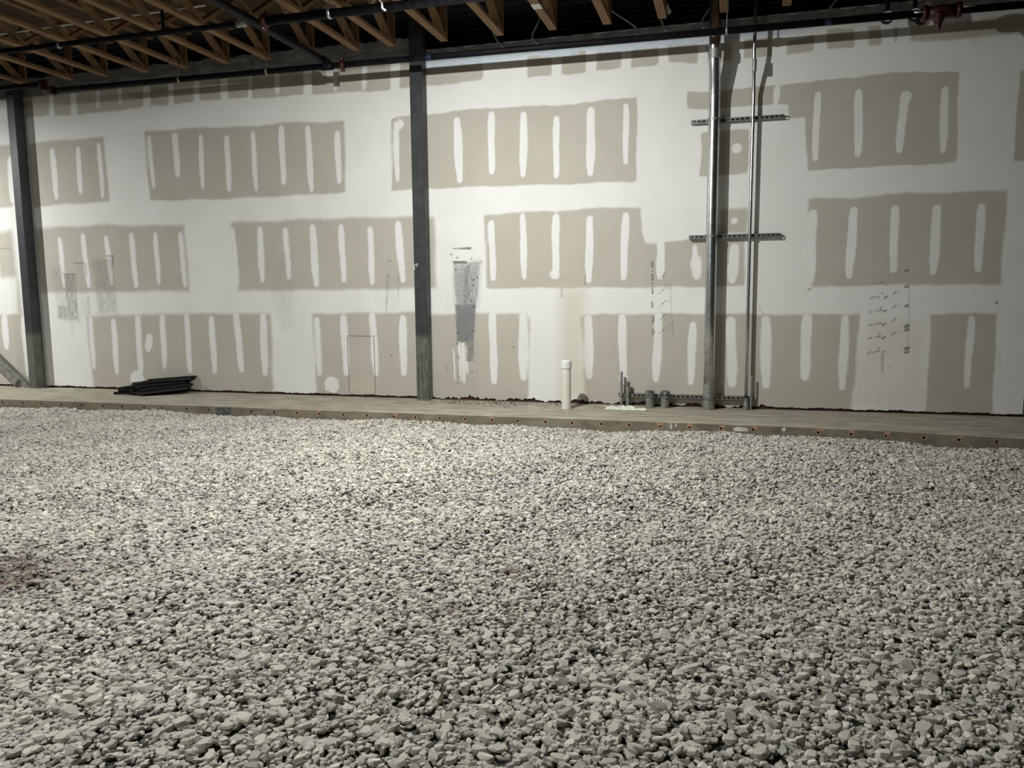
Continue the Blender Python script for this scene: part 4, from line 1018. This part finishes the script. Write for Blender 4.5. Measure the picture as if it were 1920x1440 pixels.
BZ = 4.05
diag = pipe_thing('sprinkler_branch', 'black sprinkler pipe running from the wall main out under the joists', [(-3.44, PY, BZ), (-3.44, -9.5, BZ)], .042)
put(MB().tube([(-3.51, PY, pz(-3.44)), (-3.37, PY, pz(-3.44))], .046, 16), 'tee_collar', MAT['pipe'], diag)
put(MB().tube([(-3.44, PY - .02, BZ), (-3.44, PY - .10, BZ)], .054, 16), 'tee_outlet', MAT['pipe'], diag)
cross = pipe_thing('sprinkler_crossmain', 'thick black pipe crossing under the joists right of a red coupling', [(-3.37, -2.04, BZ), (4.5, -2.04, BZ - .03)], .043)
coupling(cross, (-3.33, -2.04, BZ), (1, 0, 0), .043, w=.06)
put(MB().tube([(-2.62, -2.04, BZ), (-2.59, -2.04, BZ)], .052, 16), 'hanger_ring', MAT['bolt'], cross)
put(MB().bar((-2.66, -2.04, BZ + .055), (-2.54, -2.06, BZ + .05), .05, .035), 'beam_clamp', MAT['bolt'], cross)
put(MB().tube([(-2.605, -2.04, BZ + .05), (-2.605, -2.0, ZB + .2)], .007, 6), 'hanger_rod', MAT['galv_dull'], cross)
m = MB(); m.tube(smooth_path([(-2.16, -2.02, BZ + .06), (-2.08, -2.09, BZ + .065), (-2.03, -2.095, BZ + .02), (-2.02, -2.10, BZ - .03), (-1.99, -2.095, BZ - .055)]), .010, 7)
put(m, 'tie_wire', MAT['white'], cross)
left = pipe_thing('sprinkler_line', 'thin black pipe crossing under the joists at the upper left', [(-3.52, -2.05, BZ), (-10.5, -2.05, BZ + .02)], .027)
put(MB().tube([(-5.88, -2.05, BZ), (-5.85, -2.05, BZ)], .034, 14), 'hanger_ring', MAT['galv_dull'], left)
put(MB().tube([(-3.52, -2.05, BZ), (-3.64, -2.05, BZ)], .036, 14), 'end_fitting', MAT['galv_dull'], left)
put(MB().tube([(-4.52, -2.05, BZ), (-4.52, -2.05, 4.70)], .018, 10), 'hanger_rod', MAT['pipe'], left)

# white cable sleeve through the webs at the upper left
o = MB().tube([(-9.0, -1.62, 4.40), (-4.24, -1.73, 4.40)], .011, 8).build('cable_sleeve', MAT['white'])
tag(o, 'thin white straight cable sleeve passing through the joists at upper left', 'cable')

# grey flexible conduits dropping onto the wall top
FLEX = [
    ('grey flexible conduit curling down just right of the central column', [(-1.70, -.2, 4.70), (-1.566, -.12, 4.482), (-1.535, -.12, 4.349), (-1.478, -.12, 4.248), (-1.42, -.12, 4.184)]),
    ('grey flexible conduit with an elbow under the joist bearing a paper label', [(-1.25, -.2, 4.72), (-1.115, -.12, 4.671), (-.978, -.12, 4.482), (-1.067, -.12, 4.281), (-1.004, -.12, 4.181)]),
    ('grey flexible conduit with a long slanting middle left of the vertical conduits', [(-.28, -.16, 4.70), (-.254, -.12, 4.579), (-.193, -.12, 4.488), (.075, -.12, 4.29), (.123, -.12, 4.235), (.123, -.12, 4.17)]),
    ('grey flexible conduit dropping steeply beside a joist tip', [(.26, -.14, 4.72), (.324, -.12, 4.518), (.384, -.12, 4.344), (.438, -.12, 4.18)]),
    ('grey flexible conduit bending in beside the top of the thick vertical conduit', [(1.10, -.1, 4.66), (.971, -.12, 4.449), (.841, -.12, 4.27), (.848, -.12, 4.17)]),
    ('grey flexible conduit leaning right of both vertical conduits', [(2.33, -.12, 4.52), (2.181, -.12, 4.32), (2.102, -.12, 4.223), (2.084, -.12, 4.14)]),
]
for lab, pts in FLEX:
    o = MB().tube(smooth_path(pts, 7), .0105, 8).build('flexible_conduit', MAT['flex'])
    tag(o, lab, 'conduit', 'flexible conduits at the wall top')
# white stub pipes beside the red tee
t = empty('vent_stub', (2.98, -.30, 4.0))
put(MB().tube([(2.965, -.30, 4.02), (3.02, -.26, 4.12), (3.10, -.16, 4.30)], [.05, .042, .03], 12), 'cone', MAT['white'], t)
put(MB().tube([(2.94, -.32, 3.965), (2.965, -.30, 4.02)], .05, 12), 'socket', MAT['pipe'], t)
tag(t, 'white flaring stub pipe beside the red sprinkler tee', 'pipe')
for x, z, lab in ((2.65, 4.055, 'round white pipe end showing under the black pipe, further from the red tee'), (2.90, 4.055, 'round white pipe end showing under the black pipe, next to the red tee')):
    t = empty('pipe_end', (x, -.3, z))
    put(MB().tube([(x, -.24, z), (x, -.295, z), (x, -.30, z)], [.062, .062, .059], 18), 'body', MAT['pipe'], t)
    put(MB().tube([(x, -.265, z), (x, -.265, 4.73)], .022, 12), 'riser', MAT['pipe'], t)
    put(MB().tube([(x, -.298, z), (x, -.304, z)], .053, 18), 'end_cap', MAT['white'], t)
    tag(t, lab, 'pipe')

# ------------------------------------------------------------------ strut channels, vertical conduits and stubs
def strut(name, x0, x1, z, label, depth=-.041):
    """slotted channel: a back web with real slots between two flanges and in-turned lips"""
    t = empty(name, ((x0 + x1) / 2, -.02, z))
    d, h = depth, .041
    m = MB()
    y0 = d
    zc0, zc1 = z - h / 2, z + h / 2
    m.box(x0, x1, y0, -.001, zc1 - .0025, zc1)          # upper flange
    m.box(x0, x1, y0, -.001, zc0, zc0 + .0025)          # lower flange
    # face with slots
    pitch, sl = .051, .029
    x = x0
    m.box(x0, x1, y0 - .0025, y0, z + .009, zc1)
    m.box(x0, x1, y0 - .0025, y0, zc0, z - .009)
    while x < x1 - 1e-6:
        m.box(x, min(x + pitch - sl, x1), y0 - .0025, y0, z - .009, z + .009)
        x += pitch
    put(m, 'channel', MAT['strut'], t)
    tag(t, label, 'strut')
    return t


s1 = strut('strut_channel', .732, 1.708, 3.203, 'upper slotted steel strut holding the vertical conduits to the wall', -.062)
s2 = strut('strut_channel', .730, 1.708, 1.945, 'middle slotted steel strut holding the vertical conduits to the wall', -.062)
s3 = strut('strut_channel', -.055, 1.47, .128, 'low slotted steel strut along the wall foot between pipe stubs', -.062)


def strap(t, x, y, z, r, w=.03):
    n = 12
    m = MB()
    vs = []
    for zz in (z - w / 2, z + w / 2):
        for rr in (r + .001, r + .005):
            for k in range(n + 1):
                a = math.pi + math.pi * k / n
                vs.append((x + math.cos(a) * rr, y + math.sin(a) * rr, zz))
    s = n + 1
    fs = []
    for k in range(n):
        fs += [(s + k, s + k + 1, 3 * s + k + 1, 3 * s + k), (k, 2 * s + k, 2 * s + k + 1, k + 1), (k, k + 1, s + k + 1, s + k), (2 * s + k, 3 * s + k, 3 * s + k + 1, 2 * s + k + 1)]
    m.add(vs, fs)
    m.box(x - r - .006, x - r, y, -.063, z - w / 2, z + w / 2)
    m.box(x + r, x + r + .006, y, -.063, z - w / 2, z + w / 2)
    o = put(m, 'strap', MAT['strut'], t)
    b = MB().tube([(x + .2 * r, y - r - .016, z), (x + .2 * r, y - r - .003, z)], .007, 6)
    sub(b, 'strap_bolt', MAT['bolt'], o)
    return o


def vertical_conduit(name, label, x, y, r, yt, zbend, zt, couplings):
    t = empty(name, (x, y, 0))
    pts = [(x, y, .001), (x - .004, y, 1.0), (x - .006, y, 2.0), (x - .004, y, zbend - .12)] + smooth_path([(x - .004, y, zbend), (x - .006, y + (yt - y) * .25, zbend + .12), (x - .010, y + (yt - y) * .75, zbend + .30), (x - .012, yt, zbend + .42)], 5) + [(x - .006, yt, zt)]
    put(MB().tube(pts, r, 22), 'pipe', MAT['galv'], t)
    for z, h, k in couplings:
        yy = y if z < zbend else yt
        m = MB()
        rr = r * k
        m.lathe(x - .006 * (z > .5), yy, [(r, z - h / 2), (rr, z - h / 2 + .004), (rr, z - .004), (rr * 1.03, z - .003), (rr * 1.03, z + .003), (rr, z + .004), (rr, z + h / 2 - .004), (r, z + h / 2)], 22)
        put(m, 'coupling', MAT['galv_dull'], t)
    tag(t, label, 'conduit')
    return t


c1 = vertical_conduit('metal_conduit', 'thick galvanised metal conduit running up the wall', .985, -.129, .062, -.235, 3.45, 4.72, [(.20, .17, 1.10), (3.86, .10, 1.09)])
put(MB().lathe(.985, -.129, [(.069, .001), (.070, .115), (.068, .12)], 22), 'stub_sleeve', MAT['galv_dull'], c1)
c2 = vertical_conduit('metal_conduit', 'thin galvanised metal conduit right of the thick conduit', 1.393, -.087, .0185, -.19, 3.45, 4.72, [(.10, .07, 1.25), (3.72, .13, 1.22)])
put(MB().lathe(1.393, -.087, [(.03, .001), (.03, .05), (.024, .075)], 14), 'stub_sleeve', MAT['galv_dull'], c2)
for t in (s1, s2):
    z = t.location.z
    strap(t, .980, -.129, z, .062)
    strap(t, 1.388, -.087, z, .0185, .025)
strap(s3, .985, -.129, .128, .070)
strap(s3, 1.393, -.087, .128, .024, .025)

o = MB().lathe(-.016, -.083, [(.0155, .001), (.0155, .405), (.012, .41)], 12).build('metal_rod', MAT['galv_dull'])
tag(o, 'upright bare grey rod at the left end of the low strut', 'rod')
strap(s3, -.016, -.083, .128, .0155, .022)
o = MB().lathe(1.447, -.081, [(.011, .001), (.011, .385), (.008, .39)], 10).build('metal_rod', MAT['galv_dull'])
tag(o, 'upright thin grey rod right of the thin vertical conduit', 'rod')
strap(s3, 1.447, -.081, .128, .011, .022)
t = empty('pipe_stub', (.059, -.089, 0))
put(MB().lathe(.059, -.089, [(.022, .001), (.022, .262), (.020, .265)], 16), 'pipe', MAT['galv_dull'], t)
put(MB().lathe(.059, -.089, [(.024, .235), (.027, .24), (.027, .285), (.022, .29)], 12), 'cap', MAT['tape'], t)
tag(t, 'short grey pipe stub with a dark cap next to the bare rod', 'pipe')
strap(s3, .059, -.089, .128, .022, .025)
for x, lab in ((.322, 'short fat conduit stub with a duct-taped top, nearer the white pipe'), (.493, 'short fat conduit stub with a duct-taped top, nearer the thick conduit')):
    t = empty('conduit_stub', (x, -.119, 0))
    put(MB().lathe(x, -.119, [(.050, .001), (.050, .15), (.048, .155)], 20), 'pipe', MAT['galv_dull'], t)
    m = MB()
    n = 18
    vs = []
    zz = [.115, .13, .165, .19, .20]
    for i, z in enumerate(zz):
        for k in range(n):
            a = 2 * math.pi * k / n
            rr = (.052, .055, .056, .052, .03)[i] * (1 + .07 * math.sin(3 * a + i + x * 9) + .05 * math.sin(7 * a + 2 * i))
            vs.append((x + math.cos(a) * rr, -.119 + math.sin(a) * rr, z + .008 * math.sin(4 * a + x * 20) * (i in (0, 3))))
    fs = [(i * n + k, i * n + (k + 1) % n, (i + 1) * n + (k + 1) % n, (i + 1) * n + k) for i in range(4) for k in range(n)] + [tuple(4 * n + k for k in range(n))]
    m.add(vs, fs)
    put(m, 'tape_wrap', MAT['tape'], t)
    tag(t, lab, 'pipe')
    strap(s3, x, -.119, .128, .056, .02)

# ------------------------------------------------------------------ white PVC riser
t = empty('pvc_pipe', (-.601, -.45, 0))
put(MB().lathe(-.601, -.45, [(.053, .001), (.053, .50), (.051, .505)], 28), 'pipe', MAT['pvc'], t)
put(MB().lathe(-.601, -.45, [(.055, .468), (.0605, .474), (.0605, .548), (.056, .560), (.03, .566)], 28), 'cap', MAT['pvc_cap'], t)
tag(t, 'upright white plastic pipe with a white cap rising from the ledge', 'pipe')

# ------------------------------------------------------------------ pile of black rods on the ledge
def rod_mesh(k):
    """hollow square rod with slightly rounded edges, along +X, 0.62 m long"""
    m = MB()
    ln, h, c, ih = .62, .017, .004, .010
    o8 = [(-h + c, -h), (h - c, -h), (h, -h + c), (h, h - c), (h - c, h), (-h + c, h), (-h, h - c), (-h, -h + c)]
    i8 = [(a * ih / h, b * ih / h) for a, b in o8]
    vs = [(0, a, b) for a, b in o8] + [(ln, a, b) for a, b in o8] + [(0, a, b) for a, b in i8] + [(.05, a, b) for a, b in i8] + [(ln, a, b) for a, b in i8] + [(ln - .05, a, b) for a, b in i8]
    fs = []
    for i in range(8):
        j = (i + 1) % 8
        fs += [(j, i, 8 + i, 8 + j), (i, j, 16 + j, 16 + i), (16 + i, 16 + j, 24 + j, 24 + i), (8 + j, 8 + i, 32 + i, 32 + j), (32 + j, 32 + i, 40 + i, 40 + j)]
    fs += [tuple(24 + i for i in range(8)), tuple(40 + i for i in range(7, -1, -1))]
    m.add(vs, fs)
    return m.mesh('black_rod', MAT['black'])


rod_me = rod_mesh(0)
layout = []
dirx, pitch = math.radians(38), math.radians(4)
ux, uy = math.cos(dirx), math.sin(dirx)
for layer, num in enumerate((13, 11, 8, 5)):
    for k in range(num):
        off = (k - (num - 1) / 2) * .0385 + .01 * layer
        slide = random.uniform(-.10, .09)
        if k < 3 and layer < 2: slide += .10
        if k > num - 5 and layer < 3: slide -= .12 + .05 * random.random()
        sx = -6.60 - uy * off + ux * slide
        sy = -.44 + ux * off + uy * slide
        layout.append((sx, sy, .020 + layer * .038 + max(0, slide + .2) * math.tan(pitch) * .9, dirx + random.uniform(-.05, .05), pitch))
for k in range(7):
    layout.append((-6.93 + .035 * k + random.uniform(-.03, .03), -.50 + .022 * k, .019 + .036 * (k % 2) + .02 * (k == 6), math.radians(24) + random.uniform(-.12, .12), .02))
for k in range(4):
    layout.append((-6.52 + .05 * k, -.40 + .03 * k, .172 + .02 * (k % 2), math.radians(30 + 6 * k), math.radians(2)))
for sx, sy, sz, ang, pit in layout:
    o = link('black_rod', rod_me)
    o.location = (sx, sy, sz)
    o.rotation_euler = (random.choice((0, .2, -.2)) if sz > .03 else 0, -pit, ang)
    tag(o, 'black hollow rod in the pile on the concrete ledge', 'rod', 'black rods piled on the ledge')

# ------------------------------------------------------------------ crumpled sheet and crumbs on the ledge
n, k_ = 22, 9
vs, fs = [], []
for j in range(k_):
    for i in range(n):
        u, v = i / (n - 1), j / (k_ - 1)
        edge = .75 + .25 * math.sin(u * 9 + 1) * math.sin(v * 5)
        x = -.17 + .47 * u + .02 * math.sin(v * 8)
        y = -.43 + .27 * (v - .0) * (math.sin(math.pi * min(1, u * 1.1 + .12)) * .8 + .2) * edge + .03 * (1 - u)
        z = .004 + .022 * abs(math.sin(u * 13 + v * 4)) * math.sin(math.pi * v) + .010 * abs(math.sin(u * 31 + v * 11)) * math.sin(math.pi * v) + (.018 if .45 < u < .8 and v > .4 else 0) * math.sin(math.pi * v)
        vs.append((x, y, z))
for j in range(k_ - 1):
    for i in range(n - 1):
        fs.append((j * n + i, j * n + i + 1, (j + 1) * n + i + 1, (j + 1) * n + i))
m = MB(); m.add(vs, fs, 0, True)
o = m.build('plastic_sheet', MAT['sheet'])
sol = o.modifiers.new('thickness', 'SOLIDIFY'); sol.thickness = .002
tag(o, 'crumpled pale plastic sheet lying before the low strut', 'sheet')


def crumbs(name, mt, label, cat, spots, size):
    m = MB()
    for x, y in spots:
        s = size * random.uniform(.5, 1.5)
        a = random.uniform(0, 6.3)
        n = 5
        ring = [(x + math.cos(a + 2 * math.pi * k / n) * s * random.uniform(.5, 1.6), y + math.sin(a + 2 * math.pi * k / n) * s * random.uniform(.4, .9), .0005) for k in range(n)]
        m.add(ring + [(x, y, s * .45)], [(k, (k + 1) % n, n) for k in range(n)])
    o = m.build(name, mt)
    tag(o, label, cat, kind='stuff')


sp = [(random.gauss(-1.55, .45), min(-.03, -.17 + random.gauss(0, .13))) for _ in range(260)] + [(random.uniform(-2.3, -.7), random.uniform(-.07, -.02)) for _ in range(60)] + [(random.gauss(-.75, .1), -.12 + random.gauss(0, .05)) for _ in range(18)]
crumbs('debris', MAT['crumbs'], 'dark dry crumbs scattered along the wall foot right of the central column', 'debris', sp, .013)
sp = [(random.uniform(-2.3, 3.6), random.uniform(-1.0, -.1)) for _ in range(60)]
crumbs('plaster_crumbs', MAT['splash'], 'white plaster crumbs scattered on the concrete ledge', 'debris', sp, .007)
